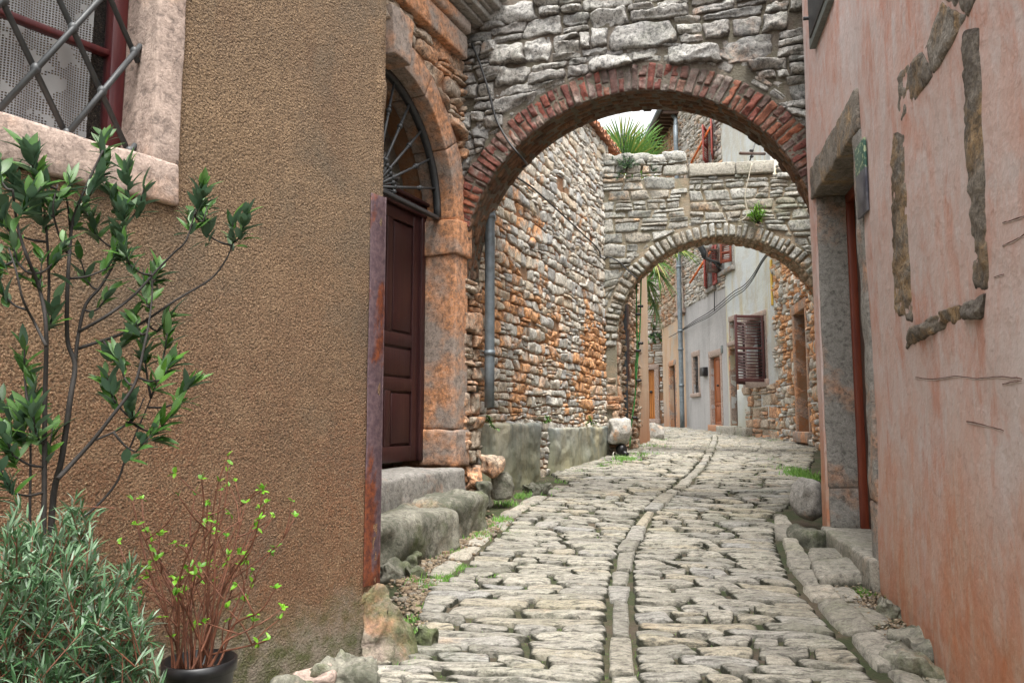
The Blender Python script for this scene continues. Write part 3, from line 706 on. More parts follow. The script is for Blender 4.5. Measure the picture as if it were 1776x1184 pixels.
# grille
gr = MB()
def gp(px, py): return BW.P(*BW.pix(px, py, -.085), -.085)
def ext(p, q, a, b): return p+(q-p)*a, p+(q-p)*b
n1, n2, n3 = gp(127, 49), gp(62, 120), gp(177, 159)
e1, e2 = n2-n1, n3-n1
zlo, zhi = wz0+.002, wz1
al_, ah_ = wa0, wa1-.002
def clipbar(p, d):
    aa = [(q-BW.P(0, 0, -.085)) @ BW.D for q in (p, p+d)]; a, da = aa[0], aa[1]-aa[0]; z, dz = p[2], d[2]
    t = [(al_-a)/da, (ah_-a)/da]; t2 = [(zlo-z)/dz, (zhi-z)/dz]
    lo, hi = max(min(t), min(t2)), min(max(t), max(t2))
    return (p+d*lo, p+d*hi) if hi > lo else None
k3 = gp(233, 88)
for k in range(-9, 9):
    for base_, d in ((n1+e2*k, e1), (n1+e1*k, e2)):
        sgm = clipbar(base_, d)
        if sgm is None: continue
        off = BW.N*(.005 if d is e1 else -.005)
        tube(gr, [sgm[0]+off, sgm[1]+off], .0082, 10)
for i_ in range(-8, 9):
    for j_ in range(-8, 9):
        p = n1+e1*i_+e2*j_; a = (p-BW.P(0, 0, -.085)) @ BW.D
        if al_ < a < ah_ and zlo < p[2] < zhi: ball(gr, p, .0135, 1, 1, 1.3)
gr.build('window_grille', M['iron'], house)
# rusty angle strip on the corner
zg0, zg1 = BW.pix(645, 1013)[1], BW.pix(645, 336)[1]
g = MB(); BW.box(g, LBW-.072, LBW+.004, zg0, zg1, .006, .012, r=.002, step=.04, amp=.003, freq=5, seed=2)
rt.box(g, -.012, .06, zg0, zg1, .004, .010, r=.002, step=.04)
g.build('corner_guard', M['rust'], house)

# corner stone and small rocks at the foot of the brown house
def rock(name, mat, c, dims, seed, label, cat='rock', yawa=0, amp=.05, r=.45, group=None, tilt=0):
    ax, ay = yaw(yawa); az = Z3*math.cos(tilt)+ax*math.sin(tilt); ax2 = ax*math.cos(tilt)-Z3*math.sin(tilt)
    p, q = rbox(*dims, r*.72*min(dims), min(dims)/11, amp*1.7, 2.2/min(dims)*.5, seed)
    p = p+np.stack([fbm(p[:, 0]*14, p[:, 1]*14, p[:, 2]*14+k*9, 3, seed+k) for k in range(3)], 1)*amp*.22
    m = MB(); m.add(place(p, c, ax2, ay, az), q, None, (.5, .5, .5)); o = m.build(name, mat)
    if label: tag(o, label, cat, group)
    return o
c = at(668, 1098, 2.95)
m = MB(); p, q = rbox(.25, .28, .44, .12, .015, .0, 6, 12)
tz = np.clip((p[:, 2]+.22)/.44, 0, 1); p[:, 0] *= 1-.62*tz**1.3; p[:, 1] *= 1-.4*tz; p[:, 0] -= .05*tz
p = p+np.stack([fbm(p[:, 0]*9, p[:, 1]*9, p[:, 2]*6+k*9, 4, 40+k) for k in range(3)], 1)*.07
m.add(place(p, (c[0]+.02, 2.98, .065), *yaw(.3), Z3), q)
tag(m.build('corner_stone', m_rock('orange_mossy_stone', [(.30, .23, .18), (.42, .35, .29)], stain=(.40, .18, .09), st=(.55, .66), stmax=.7, stscale=6, dark=(.06, .07, .03), dk=(.42, .54), green=.8)), 'upright orange guard stone under the rusty strip at the house corner', 'rock')
rs = np.random.RandomState(3)
for k, (px, py, Y, d, lab) in enumerate([(600, 1163, 2.72, (.24, .2, .075), 'low mossy stone at the foot of the brown wall, nearest the corner stone'),
        (548, 1168, 2.62, (.12, .12, .10), 'small pale stone half buried in moss at the brown wall'),
        (742, 1128, 3.05, (.08, .10, .08), 'little orange chip of rock leaning on the right of the corner stone'),
        (500, 1178, 2.5, (.14, .12, .1), 'mossy cobble against the brown wall beside the black pot')]):
    q_ = at(px, py, Y); rock('loose_stone', M['boulder'] if k != 1 else M['dressed_pale'], (q_[0], q_[1], gz(Y)+d[2]*.25), d, 50+k, lab, 'rock', rs.uniform(0, 3), .03, .45, 'stones along the brown wall')

# ================================================================== HOUSE WITH THE ARCHED DOOR
DW = Wall((-2.0, 6.06-(2.0-.406)/.44), (-.406, 6.06), 1)
dh = thing('arched_door_house', 'house with a tall arched stone doorway and maroon door behind two mossy steps', 'house', DW.P(DW.L-1, gz(4.5)))
aj = DW.pix(783, 600)[0]; ahub, zsp = DW.pix(671, 322, -.115); aend = DW.pix(757, 372, -.115)[0]
zsp = DW.pix(757, 372, -.115)[1]-.0
rin = .91; ac = aj-rin
zthr = DW.pix(725, 805, -.25)[1]; z_pl = DW.pix(770, 745)[1]; z_c0 = DW.pix(785, 440)[1]; z_c1 = DW.pix(785, 380)[1]
zsp = z_c1
print('door', ac, ahub, aend, aj, zsp, zthr, DW.L)
m = MB()
# backing wall: piers + arch by columns
def archwall(mb, W, a0, a1, zb0, ztop, ac, zc, Ri, thick, zbf=None, n=48):
    cols = [a0]+list(ac-Ri*np.cos(np.linspace(0, math.pi, n)))+[a1]
    zb = zbf or (lambda a: zb0)
    def tp(a): return ztop(a) if callable(ztop) else ztop
    for h in (0, -thick):
        for (x0, x1) in ((a0, ac-Ri), (ac+Ri, a1)):
            if x1 <= x0: continue
            nn = max(1, int((x1-x0)/.3)); xs_ = np.linspace(x0, x1, nn+1)
            for k in range(nn):
                mb.add([W.P(xs_[k], zb(xs_[k]), h), W.P(xs_[k+1], zb(xs_[k+1]), h), W.P(xs_[k+1], tp(xs_[k+1]), h), W.P(xs_[k], tp(xs_[k]), h)], [(0, 1, 2, 3)])
        for k in range(1, n):
            x0, x1 = cols[k], cols[k+1]
            if x0 >= a1: continue
            x1 = min(x1, a1)
            z0_ = zc+math.sqrt(max(0, Ri**2-(x0-ac)**2)); z1_ = zc+math.sqrt(max(0, Ri**2-(x1-ac)**2))
            mb.add([W.P(x0, z0_, h), W.P(x1, z1_, h), W.P(x1, tp(x1), h), W.P(x0, tp(x0), h)], [(0, 1, 2, 3)])
    for k in range(1, n):
        x0, x1 = cols[k], cols[k+1]
        z0_ = zc+math.sqrt(max(0, Ri**2-(x0-ac)**2)); z1_ = zc+math.sqrt(max(0, Ri**2-(x1-ac)**2))
        mb.add([W.P(x0, z0_, 0), W.P(x1, z1_, 0), W.P(x1, z1_, -thick), W.P(x0, z0_, -thick)], [(0, 1, 2, 3)])
    for x in (ac-Ri, ac+Ri):
        mb.add([W.P(x, zb(x), 0), W.P(x, zc, 0), W.P(x, zc, -thick), W.P(x, zb(x), -thick)], [(0, 1, 2, 3)])
    k = np.linspace(a0, a1, 12)
    for x0, x1 in zip(k[:-1], k[1:]):
        mb.add([W.P(x0, tp(x0), 0), W.P(x1, tp(x1), 0), W.P(x1, tp(x1), -thick), W.P(x0, tp(x0), -thick)], [(0, 1, 2, 3)])
archwall(m, DW, 0, DW.L+.1, -.3, 4.5, ac, zsp, rin+.03, .45)
prism(m, [tuple(DW.P(0, 0, -.6)[:2]), tuple(DW.P(DW.L, 0, -.6)[:2]), (-3.5, 8.5), (-6, 5)], -.3, 4.5)
m.build('wall', M['mortar_orange'], dh)
Q = layout(0, DW.L+.02, zthr-.3, 5.2, (.10, .19), (.12, .3), (.3, .45, .25), seed=41)
Q = push_arch(Q, ac, zsp, rin+.2, rin+.2)
m = MB(); stones(m, clip_box(Q, 0, DW.L+.02, zthr-.3, 4.5), DW.fmap(), H=.05, n=(11, 9), rough=.5, seed=42, sink=.01, edge=.14, fq=12)
m.build('rubble_facing', M['rubble_orange'], dh)
# stone jamb, capital, plinth both sides
for s_, e in ((1, 'right'), (-1, 'left')):
    def rng(w0, w1): return (ac+s_*w0, ac+s_*w1) if s_ > 0 else (ac-w1, ac-w0)
    jm = MB(); a0_, a1_ = rng(rin, rin+.215)
    DW.box(jm, a0_, a1_, z_pl+.008, z_c0, -.27, .03, r=.012, step=.03, amp=.008, freq=6, seed=7, mx=60)
    jm = jm.build('door_jamb', M['dressed'], dh)
    cp = MB(); a0_, a1_ = rng(rin-.02, rin+.24); DW.box(cp, a0_, a1_, z_c0-.003, z_c1, -.275, .055, r=.012, step=.03, amp=.008, freq=8, seed=8)
    cp.build('capital', M['dressed'], jm)
    pl = MB(); a0_, a1_ = rng(rin-.015, rin+.235); DW.box(pl, a0_, a1_, zthr-.02, z_pl, -.275, .045, r=.02, step=.025, amp=.014, freq=8, seed=9)
    pl.build('plinth_block', M['dressed'], jm)
# arch ring of the doorway
ring = MB(); cuts = np.array([0, 34, 62, 83, 97, 118, 146, 180])*math.pi/180
for k in range(7):
    t0, t1 = cuts[k], cuts[k+1]; key = k == 3
    p, q = rbox(1, .30 if not key else .36, .21 if not key else .33, .01, .06 if not key else .04, 0)
    n_ = 12
    th = t0+.003+(t1-t0-.006)*(p[:, 0]+.5); rr = rin+(.105 if not key else .145)+p[:, 2]; h = (-.125 if not key else -.085)+p[:, 1]
    p2 = np.stack([ac+rr*np.cos(th), zsp+rr*np.sin(th), h], 1)
    V = DW.P(p2[:, 0], p2[:, 1], p2[:, 2]); V = V+np.stack([fbm(V[:, 0]*7, V[:, 1]*7, V[:, 2]*7+kk*9, 3, 3) for kk in range(3)], 1)*.008
    ring.add(V, q)
ring.build('door_arch', M['dressed'], dh)
# door
dw_ = rin-.0; lf = MB(); hh0 = zthr+.03; hh1 = DW.pix(724, 374, -.26)[1]
frm = MB()
for s_ in (-1, 1): DW.box(frm, ac+s_*(dw_-.03)-.03, ac+s_*(dw_-.03)+.03, hh0, hh1, -.30, -.235)
DW.box(frm, ac-dw_, ac+dw_, hh1-.005, hh1+.085, -.305, -.225)
DW.box(frm, ac-dw_, ac+dw_, hh1+.085, hh1+.11, -.31, -.20)
frm.build('door_frame', M['door_brown'], dh)
def leaf(W, name, mat, parent, a0, a1, z0, z1, h, rows, ncol=2, st=.07, t=.04, rec=.014):
    m = MB(); W.box(m, a0+.01, a1-.01, z0+.01, z1-.01, h-t, h-rec-.004, r=0, step=9)
    W.box(m, a0, a0+st, z0, z1, h-t, h); W.box(m, a1-st, a1, z0, z1, h-t, h)
    zs = [z0]+[z0+(z1-z0)*q for q in rows]+[z1]
    for k, z in enumerate(zs):
        b_, t_ = (z, z+st*1.2) if k == 0 else ((z-st, z) if k == len(zs)-1 else (z-st/2, z+st/2))
        W.box(m, a0+st, a1-st, b_, t_, h-t, h-.001)
        if k < len(zs)-1:
            cb = z+(st*1.2 if k == 0 else st/2); ct = zs[k+1]-(st if k+1 == len(zs)-1 else st/2)
            nc = ncol[k] if isinstance(ncol, (list, tuple)) else ncol
            cw = (a1-a0-2*st-(nc-1)*st*.8)/nc
            for c_ in range(nc):
                x0 = a0+st+c_*(cw+st*.8)
                if c_ > 0: W.box(m, x0-st*.8, x0, cb, ct, h-t, h-.001)
                W.box(m, x0+.02, x0+cw-.02, cb+.02, ct-.02, h-t, h-.006, r=.004)
    return m.build(name, mat, parent)
rows = [.265, .47]
rows = [.30, .475]
for (x0, x1) in ((ac-dw_+.06, ac-.003), (ac+.003, ac+dw_-.06)):
    o = leaf(DW, 'door_leaf', M['door_brown'], dh, x0, x1, hh0, hh1-.008, -.255, rows, [2, 1, 2], .095)
hb = MB(); ball(hb, DW.P(ac+.06, hh0+.85, -.23), .028); tube(hb, [DW.P(ac+.06, hh0+.85, -.26), DW.P(ac+.06, hh0+.85, -.23)], .01); hb.build('handle', M['iron_dark'], o)
# dark room stone behind the fanlight
bk = MB(); bk.add([DW.P(ac-1.2, zthr, -.44), DW.P(ac+1.2, zthr, -.44), DW.P(ac+1.2, zsp+1.1, -.44), DW.P(ac-1.2, zsp+1.1, -.44)], [(0, 1, 2, 3)]); bk.build('fanlight_backing', M['mortar_grey'], dh)
Q = layout(ac-.9, ac+.9, zsp, zsp+.95, (.1, .16), (.15, .3), seed=44); Q = np.array([q for q in Q if math.hypot(q.mean(0)[0]-ac, q.mean(0)[1]-zsp) < .84])
m = MB(); stones(m, Q, lambda u, v, h: DW.P(u, v, h-.43), H=.03, n=(7, 6), seed=45); m.build('fanlight_stonework', M['rubble_grey'], dh)
# iron fan grille
fg = MB(); hf = -.115; Rg = rin-.035; zb = zsp+.015
arc = lambda r_, t: DW.P(ac+r_*np.cos(t), zb+r_*np.sin(t), hf)
tt = np.linspace(0, math.pi, 41)
p, q = rbox(1, .05, .034, 0, .025); th = (p[:, 0]+.5)*math.pi
fg.add(DW.P(ac+(Rg+p[:, 2])*np.cos(th), zb+(Rg+p[:, 2])*np.sin(th), hf+p[:, 1]), q)
DW.box(fg, ac-Rg, ac+Rg, zb-.018, zb+.008, hf-.02, hf+.02, r=.002)
tube(fg, arc(np.ones(21)*.062, np.linspace(0, math.pi, 21)), .010, 8)
tube(fg, arc(np.ones(31)*.235, np.linspace(0, math.pi, 31)), .006, 6)
for k in range(1, 24):
    t = math.pi*k/24
    if k % 2 == 0:
        tube(fg, arc(np.array([.06, Rg]), np.array([t, t])), [.0115, .009], 8)
        for rr in (.26, .62): ball(fg, arc(rr, t), .021)
        ball(fg, arc(rr-.03 if rr > 1 else .655, t), .014); ball(fg, arc(.585, t), .014)
    else:
        tube(fg, arc(np.array([.06, .225]), np.array([t, t])), .007, 6); ball(fg, arc(.245, t), .019)
fg.build('fanlight_grille', M['iron'], dh)
# cornice: a plain string course below, a deep moulded eaves above
zc0 = DW.pix(812, 104, .10)[1]; zc1 = DW.pix(812, 62, .10)[1]; ae = DW.pix(812, 90, .10)[0]
m = MB(); DW.box(m, 0, ae, zc0, zc1-.01, -.1, .10, r=.015, step=.06, amp=.006, seed=3, mx=60); DW.box(m, 0, ae-.01, zc1-.01, zc1+.10, -.1, .14, r=.03, step=.06, amp=.006, seed=4, mx=60)
m.build('string_course', M['dressed'], dh)
m = MB()
z_ = zc1+.10; ho = .22
for k, (dz, hh_) in enumerate(((.035, .20), (.05, .26), (.03, .29), (.07, .35), (.05, .40))):
    DW.box(m, 0, DW.L+.02, z_, z_+dz, -.1, hh_, r=.012, step=.1, amp=.004, seed=k, mx=60); z_ += dz-.002
m.build('cornice', M['dressed_grey'], dh)

# steps
as1 = DW.pix(810, 840, .25)[0]; zt1 = DW.pix(760, 817, .25)[1]
st1 = MB(); cutx = DW.pix(697, 850, .25)[0]
DW.box(st1, cutx+.006, as1, gz(5.3)-.04, zt1, -.32, .25, r=.025, step=.03, amp=.018, freq=5, seed=11, mx=60)
DW.box(st1, cutx-1.3, cutx-.006, gz(5.0)-.04, zt1-.01, -.32, .26, r=.025, step=.04, amp=.018, freq=5, seed=12, mx=60)
tag(st1.build('doorstep', M['dressed_grey']), 'upper worn stone step directly under the maroon arched door', 'step')
as2 = DW.pix(868, 905, .6)[0]; as2m = DW.pix(800, 900, .6)[0]; zt2 = DW.pix(760, 882, .45)[1]; print('steps', as1, as2, as2m, zt1, zt2, gz(5))
m = MB(); DW.box(m, as2m-.95, as2m-.01, gz(4.4)-.02, zt2+.015, .22, .60, r=.045, step=.025, amp=.06, freq=5, seed=13, mx=60)
DW.box(m, as2m+.01, as2, gz(4.6)-.02, zt2+.045, .16, .52, r=.045, step=.025, amp=.06, freq=5, seed=14, mx=60)
tag(m.build('step_boulder', M['boulder']), 'long rough mossy boulder step lying below the doorstep', 'step')
# rocks between the lower step and the corner
for k, (px, py, d, lab) in enumerate([(690, 985, (.24, .2, .12), 'mossy rock just below the boulder step, by the rusty strip'), (672, 1000, (.2, .16, .10), 'flat mossy rock half hidden behind the rusty strip'),
        (712, 1000, (.10, .09, .08), 'small grey stone next to the grass under the boulder step'), (675, 965, (.2, .2, .12), 'mossy rock tucked under the left end of the boulder step')]):
    q_ = G(px, py); rock('loose_stone', M['boulder'], (q_[0], q_[1], gz(q_[1])+d[2]*.2), d, 70+k, lab, 'rock', k, .03, .4, 'stones below the steps')

# ================================================================== BRICK ARCH
def ringq(R0, R2, w, seed, split=.4, t0=0., t1=math.pi, jit=.004):
    r = np.random.RandomState(seed); Q = []; t = t0
    while t < t1:
        d = r.uniform(*w)/R0; tm = r.uniform(.42, .58); lo = R0+r.uniform(-jit, jit); hi = R2+r.uniform(-jit*3, jit*2)
        if r.rand() < split:
            m_ = lo+(hi-lo)*tm; Q.append([(t, lo), (t+d, lo), (t+d, m_), (t, m_)]); Q.append([(t, m_), (t+d, m_), (t+d, hi), (t, hi)])
        else: Q.append([(t, lo), (t+d, lo), (t+d, hi), (t, hi)])
        t += d
    return np.array(Q)
A1 = Wall((-.406, 6.06), (-.406+3.3, 6.06-3.3*.33), 1)
aR = A1.pix(1412, 450)[0]; acx, zcx = A1.pix(1116, 468); R1 = A1.pix(1120, 157)[1]-zcx
acx, zcx, R1 = 1.34, 2.03, 1.33; T1 = .40; R1o = R1+.215
print('arch1', acx, zcx, R1, aR, A1.L)
ar = thing('brick_archway', 'near archway across the alley, grey stone wall over a red brick arch', 'archway', A1.P(acx, gz(5.9)))
m = MB(); archwall(m, A1, -.05, aR+.25, gz(6)-.3, 4.3, acx, zcx, R1+.01, T1); m.build('wall', M['mortar_grey'], ar)
Qa = layout(.30, aR+.05, zcx-.1, 4.3, (.15, .25), (.18, .42), (.4, .38, .22), jit=.25, wav=.3, seed=51); Qa = Qa[Qa.mean(1)[:, 0] > .30]
Qc = layout(-.05, .30, zcx-.1, 4.3, (.09, .15), (.10, .24), (.5, .4, .1), jit=.25, wav=.3, seed=57); Qc = Qc[Qc.mean(1)[:, 0] <= .30]
Q = np.concatenate([Qa, Qc])
Q = push_arch(Q, acx, zcx, R1o-.01, R1o); Q = clip_box(Q, -.01, aR+.05, zcx-.1, 4.3)
m = MB(); stones(m, Q, A1.fmap(), H=.045, n=(21, 15), cr=(.0, .3), rough=.6, gap=.004, seed=52, edge=.15, fq=9, sink=.015)
Qf = np.concatenate([ringq(R1o+.004, R1o+.085, (.07, .17), 58, .5, -.1, math.pi+.1, .008), ringq(R1o+.085, R1o+.17, (.09, .2), 59, .4, -.1, math.pi+.1, .008)])
stones(m, Qf, lambda u, v, h: A1.P(acx-v*np.cos(u), zcx+v*np.sin(u), h-.012), H=.02, n=(9, 8), cr=(.1, .5), rough=.6, gap=.001, seed=60, edge=.05, fq=12)
m.build('stone_facing', M['rubble_grey'], ar)
# lower left pier
Q = layout(-.02, acx-R1, gz(6)-.1, zcx+.15, (.09, .2), (.16, .3), (.5, .4, .1), seed=53); Q = clip_box(Q, -.01, acx-R1+.01, gz(6)-.1, zcx+.1)
m = MB(); stones(m, Q, A1.fmap(), H=.05, n=(13, 10), rough=.5, seed=54, edge=.15)
PW_ = Wall(tuple(A1.P(acx-R1, 0, 0)[:2]), tuple(A1.P(acx-R1, 0, -T1)[:2]), 1)
if PW_.n[0] < 0: PW_ = Wall(tuple(A1.P(acx-R1, 0, 0)[:2]), tuple(A1.P(acx-R1, 0, -T1)[:2]), -1)
Q = layout(0, T1, gz(6)-.1, zcx, (.09, .2), (.18, .36), (.5, .4, .1), seed=55); Q = clip_box(Q, 0, T1, gz(6)-.1, zcx)
stones(m, Q, PW_.fmap(), H=.04, n=(13, 10), rough=.5, seed=56, edge=.15)
m.build('pier_facing', M['rubble_orange'], ar)
# brick ring (two courses of headers mixed with long bricks) and brick soffit
def ringmap(W, ac, zc, h0=0): return lambda u, v, h: W.P(ac-v*np.cos(u), zc+v*np.sin(u), h+h0)
m = MB()
Qb = ringq(R1, R1o, (.045, .065), 61, .45, -.16, math.pi+.1)
# scale angular coordinate so that gaps are metric: use arc length u*R
Qs = Qb.copy(); Qs[..., 0] *= R1
rm = ringmap(A1, acx, zcx)
stones(m, Qs, lambda u, v, h: rm(u/R1, v, h), H=.014, n=(8, 15), cr=(.0, .1), rough=.9, gap=.0022, seed=62, edge=.10, fq=22, pw=10, sink=.008, tilt=.6, pe=.2)
m.build('brick_ring', M['brick'], ar)
m = MB(); Q = layout(0, math.pi*R1, 0, T1, (.055, .08), (.09, .16), (.9, .1, 0), jit=.15, wav=.3, seed=63)
Q = np.array([[(q[k][0], q[k][1]) for k in range(4)] for q in clip_box(Q, 0, math.pi*R1, 0, T1)])
stones(m, Q, lambda u, v, h: A1.P(acx-(R1+.01-h)*np.cos(u/R1), zcx+(R1+.01-h)*np.sin(u/R1), -v), H=.016, n=(6, 5), cr=(.1, .4), rough=.5, gap=.004, seed=64, edge=.12, fq=20, pw=5)
m.build('soffit', M['brick_dark'], ar)
# rocks at the pier foot
for k, (px, py, Y, d, lab) in enumerate([(868, 840, 6.1, (.16, .18, .2), 'mossy rock at the left foot of the brick archway, next to the plaster wall'), (838, 858, 5.75, (.13, .12, .17), 'narrow rock standing beside the end of the doorstep'),
        (822, 835, 5.8, (.1, .12, .16), 'orange rubble stone wedged between doorstep and pier'), (850, 806, 6.0, (.16, .14, .14), 'orange rubble stone high in the foot of the archway pier'), (932, 848, 6.7, (.22, .12, .06), 'flat tan stone lying in grass along the plaster wall')]):
    q_ = at(px, py, Y); rock('loose_stone', M['rubble_orange'] if k in (2, 3) else M['boulder'], q_, d, 90+k, lab, 'rock', k*1.3, .035, .4, 'stones at the archway foot')

# ================================================================== PINK HOUSE
K = (1.7692, 3.846)
P2 = Wall((1+.2*5.14, 5.14), K, 1); 
if P2.n[0] > 0: P2 = Wall((1+.2*5.14, 5.14), K, -1)
P1 = Wall(K, (K[0]-.27*2.75, K[1]-2.75), 1)
if P1.n[0] > 0: P1 = Wall(K, (K[0]-.27*2.75, K[1]-2.75), -1)
ph = thing('pink_house', 'pink plastered house with a stone framed doorway and a blocked up window', 'house', (K[0], K[1], gz(K[1])))
pa0 = P2.pix(1425, 600)[0]; pa1 = P2.pix(1487, 600)[0]; pzs = P2.pix(1436, 912)[1]; pzl = P2.pix(1418, 338)[1]
print('pink door', pa0, pa1, pzs, pzl, P2.L)
pa1 = P2.pix(1494, 600, .014)[0]; jn = .12
def phf(W):
    def f(a, z):
        P = W.P(a, z, 0); return .02*fbm(P[..., 0]*1.3, P[..., 1]*1.3, P[..., 2]*1.1, 3, 9)
    return f
m = MB()
wallgrid(m, P2, 0, P2.L, -.4, 4.3, [(pa0, pa1+jn, pzs-.16, pzl+.20, .3)], .07, hf=phf(P2), ends=False)
wallgrid(m, P1, 0, P1.L, -.5, 4.3, [], .06, hf=phf(P1), ends=False)
e_ = P1.P(P1.L, 0, 0); prism(m, [tuple(P2.P(0, 0, -.42)[:2]), tuple(P2.P(P2.L, 0, -.42)[:2]), tuple(e_[:2]+np.array([.03, 0])), (4.5, .9), (5, 5.5)], -.5, 4.28)
m.build('wall', M['pink'], ph)
# doorway stones
m = MB(); zj = P2.pix(1440, 846)[1]
P2.box(m, pa0-.001, pa0+.028, pzs, zj-.004, -.32, -.004, r=.006, step=.03, amp=.006, seed=21); P2.box(m, pa0-.001, pa0+.03, zj, pzl, -.32, -.002, r=.006, step=.03, amp=.006, seed=22)
m.build('door_jamb', M['dressed_grey'], ph); m = MB(); z2 = P2.pix(1500, 862)[1]
P2.box(m, pa1, pa1+jn, pzs-.12, z2-.005, -.32, .014, r=.012, step=.03, amp=.012, seed=23); P2.box(m, pa1+.004, pa1+jn+.02, z2, pzl+.006, -.32, .012, r=.012, step=.03, amp=.012, seed=24, mx=60)
m.build('door_jamb', M['dressed_grey'], ph)
P2.obj('door_lintel', M['mica'], ph, pa0-.05, pa1+jn+.02, pzl, pzl+.215, -.32, .022, r=.012, step=.025, amp=.012, freq=9, seed=25, mx=70)
P2.obj('door_sill', M['kerb'], ph, pa0-.02, pa1+jn+.005, pzs-.165, pzs, -.3, .05, r=.015, step=.03, amp=.008, freq=6, seed=26, mx=60)
m = MB(); P2.box(m, pa0+.028, pa0+.062, pzs, pzl-.003, -.24, -.175); P2.box(m, pa1-.06, pa1, pzs, pzl-.003, -.24, -.175); P2.box(m, pa0+.062, pa1-.06, pzl-.06, pzl-.003, -.24, -.175)
m.build('door_frame', M['wood_redbrown'], ph)
dl = leaf(P2, 'door', M['wood_dark'], ph, pa0+.062, pa1-.06, pzs+.01, pzl-.06, -.22, [.4], 1, .09)
# little glazed sign leaning on the near jamb
sa0 = P2.pix(1488, 300, .02)[0]; sa1 = P2.pix(1505, 300, .02)[0]; sz0 = P2.pix(1495, 378, .02)[1]; szm = P2.pix(1494, 300, .02)[1]; szt = P2.pix(1499, 242, .02)[1]
def m_sign():
    s = NT('dark_glazed_sign', .45); z = s.xyz()[2]; n = s.noise(9, 4, .6); n2 = s.noise(38, 3, .5, s.map((1, 1, 1.6)))
    a = s.math('GREATER_THAN', s.math('ADD', z, s.math('MULTIPLY', n, .05)), szm+.02)
    c = s.mix(a, s.mix(s.ramp(n, [(.4, 0), (.6, 1)]), (.05, .055, .08), (.15, .155, .18)), s.mix(s.ramp(n2, [(.55, 0), (.62, 1)]), (.02, .09, .06), (.35, .42, .25)))
    return s.done(c, None)
m = MB(); P2.box(m, sa0, sa1, sz0, szt, .02, .032, r=.002)
tag(m.build('wall_sign', m_sign()), 'narrow glazed green and blue sign hanging on the doorway jamb', 'sign')
# stones of the blocked window
def qa(W, pts, h=0): return [W.pix(*p, h) for p in pts]
gw = MB(); PF1 = lambda u, v, h: P1.P(u, v, h+phf(P1)(u, v))
def qsort(q):   # order u0v0,u1v0,u1v1,u0v1 given as listed (any consistent loop)
    return q
stones(gw, [qa(P1, [(1553, 557), (1582, 557), (1572, 232), (1551, 225)])], PF1, H=.012, n=(21, 90), cr=(.0, .02), rough=.8, gap=0, seed=71, edge=.07, dpw=20, fq=26, sink=.012, pw=10, hv=.05)
stones(gw, [qa(P1, [(1684, 505), (1713, 505), (1694, 42), (1667, 50)])], PF1, H=.012, n=(21, 90), cr=(.0, .02), rough=.8, gap=0, seed=72, edge=.07, dpw=20, fq=26, sink=.012, pw=10, hv=.05)
stones(gw, [qa(P1, [(1562, 222), (1617, 132), (1600, 88), (1560, 128)]), qa(P1, [(1617, 132), (1678, 28), (1632, 0), (1600, 88)]), qa(P1, [(1678, 28), (1700, -20), (1650, -60), (1632, 0)])], PF1, H=.008, n=(41, 31), cr=(.0, .03), rough=1.1, gap=-.012, seed=73, edge=.05, dpw=30, fq=22, sink=.012, pw=10, hv=.05)
gw.build('blocked_window_frame', M['mica'], ph)
gs = MB(); stones(gs, [qa(P1, [(1566, 606), (1664, 556), (1667, 524), (1578, 567)]), qa(P1, [(1666, 556), (1703, 553), (1707, 506), (1672, 520)])], PF1, H=.02, n=(51, 25), cr=(.1, .3), rough=.8, gap=0, seed=74, edge=.09, fq=20, sink=.012, pw=6, hv=.1)
gs.build('blocked_window_sill', M['mica'], ph)
# cracks / scratches in the plaster, raised pale lips
def ridge(mb, W, pts, rad=.004):
    P = smooth_path([W.P(*W.pix(*p), .0005+float(phf(W)(np.array([W.pix(*p)[0]]), np.array([W.pix(*p)[1]]))[0])) for p in pts], 5)
    P[:, 2] += .0012*np.array([random.uniform(-1, 1) for _ in P]); tube(mb, P, rad, 6)
cr = MB(); crd = MB()
for pts in ([(1583, 656), (1610, 659), (1650, 654), (1690, 658), (1730, 655), (1776, 658)], [(1740, 668), (1760, 664), (1776, 662)], [(1736, 388), (1752, 384), (1776, 376)], [(1737, 428), (1755, 420), (1776, 408)], [(1722, 482), (1740, 477)], [(1672, 732), (1710, 740), (1740, 748)]):
    ridge(cr, P1, pts, .0014); ridge(crd, P1, [(a_, b_-2.) for a_, b_ in pts], .0015)
cr.build('plaster_crack', m_plain('pale_plaster_lip', (.56, .45, .41), .9), ph); crd.build('plaster_crack', m_plain('dark_plaster_groove', (.16, .09, .07), .9), ph)
# upper window corner
ua0 = P2.pix(1414, 88)[0]; ua1 = P2.pix(1449, 30)[0]; uz = P2.pix(1413, 88)[1]; print('upwin', ua0, ua1, uz)
uw = P2.obj('window', M['grey_board'], ph, ua0, ua1, uz, uz+1.2, -.05, .035)
P2.obj('shutter_board', M['iron_dark'], uw, ua0+.05, ua1-.04, uz+.05, uz+1.15, -.02, .043)
hk = MB(); q_ = P2.P(*P2.pix(1413, 31), 0); tube(hk, [q_-P2.N*.02, q_+P2.N*.07], .012, 8); hk.build('shutter_hook', M['iron_dark'], ph)
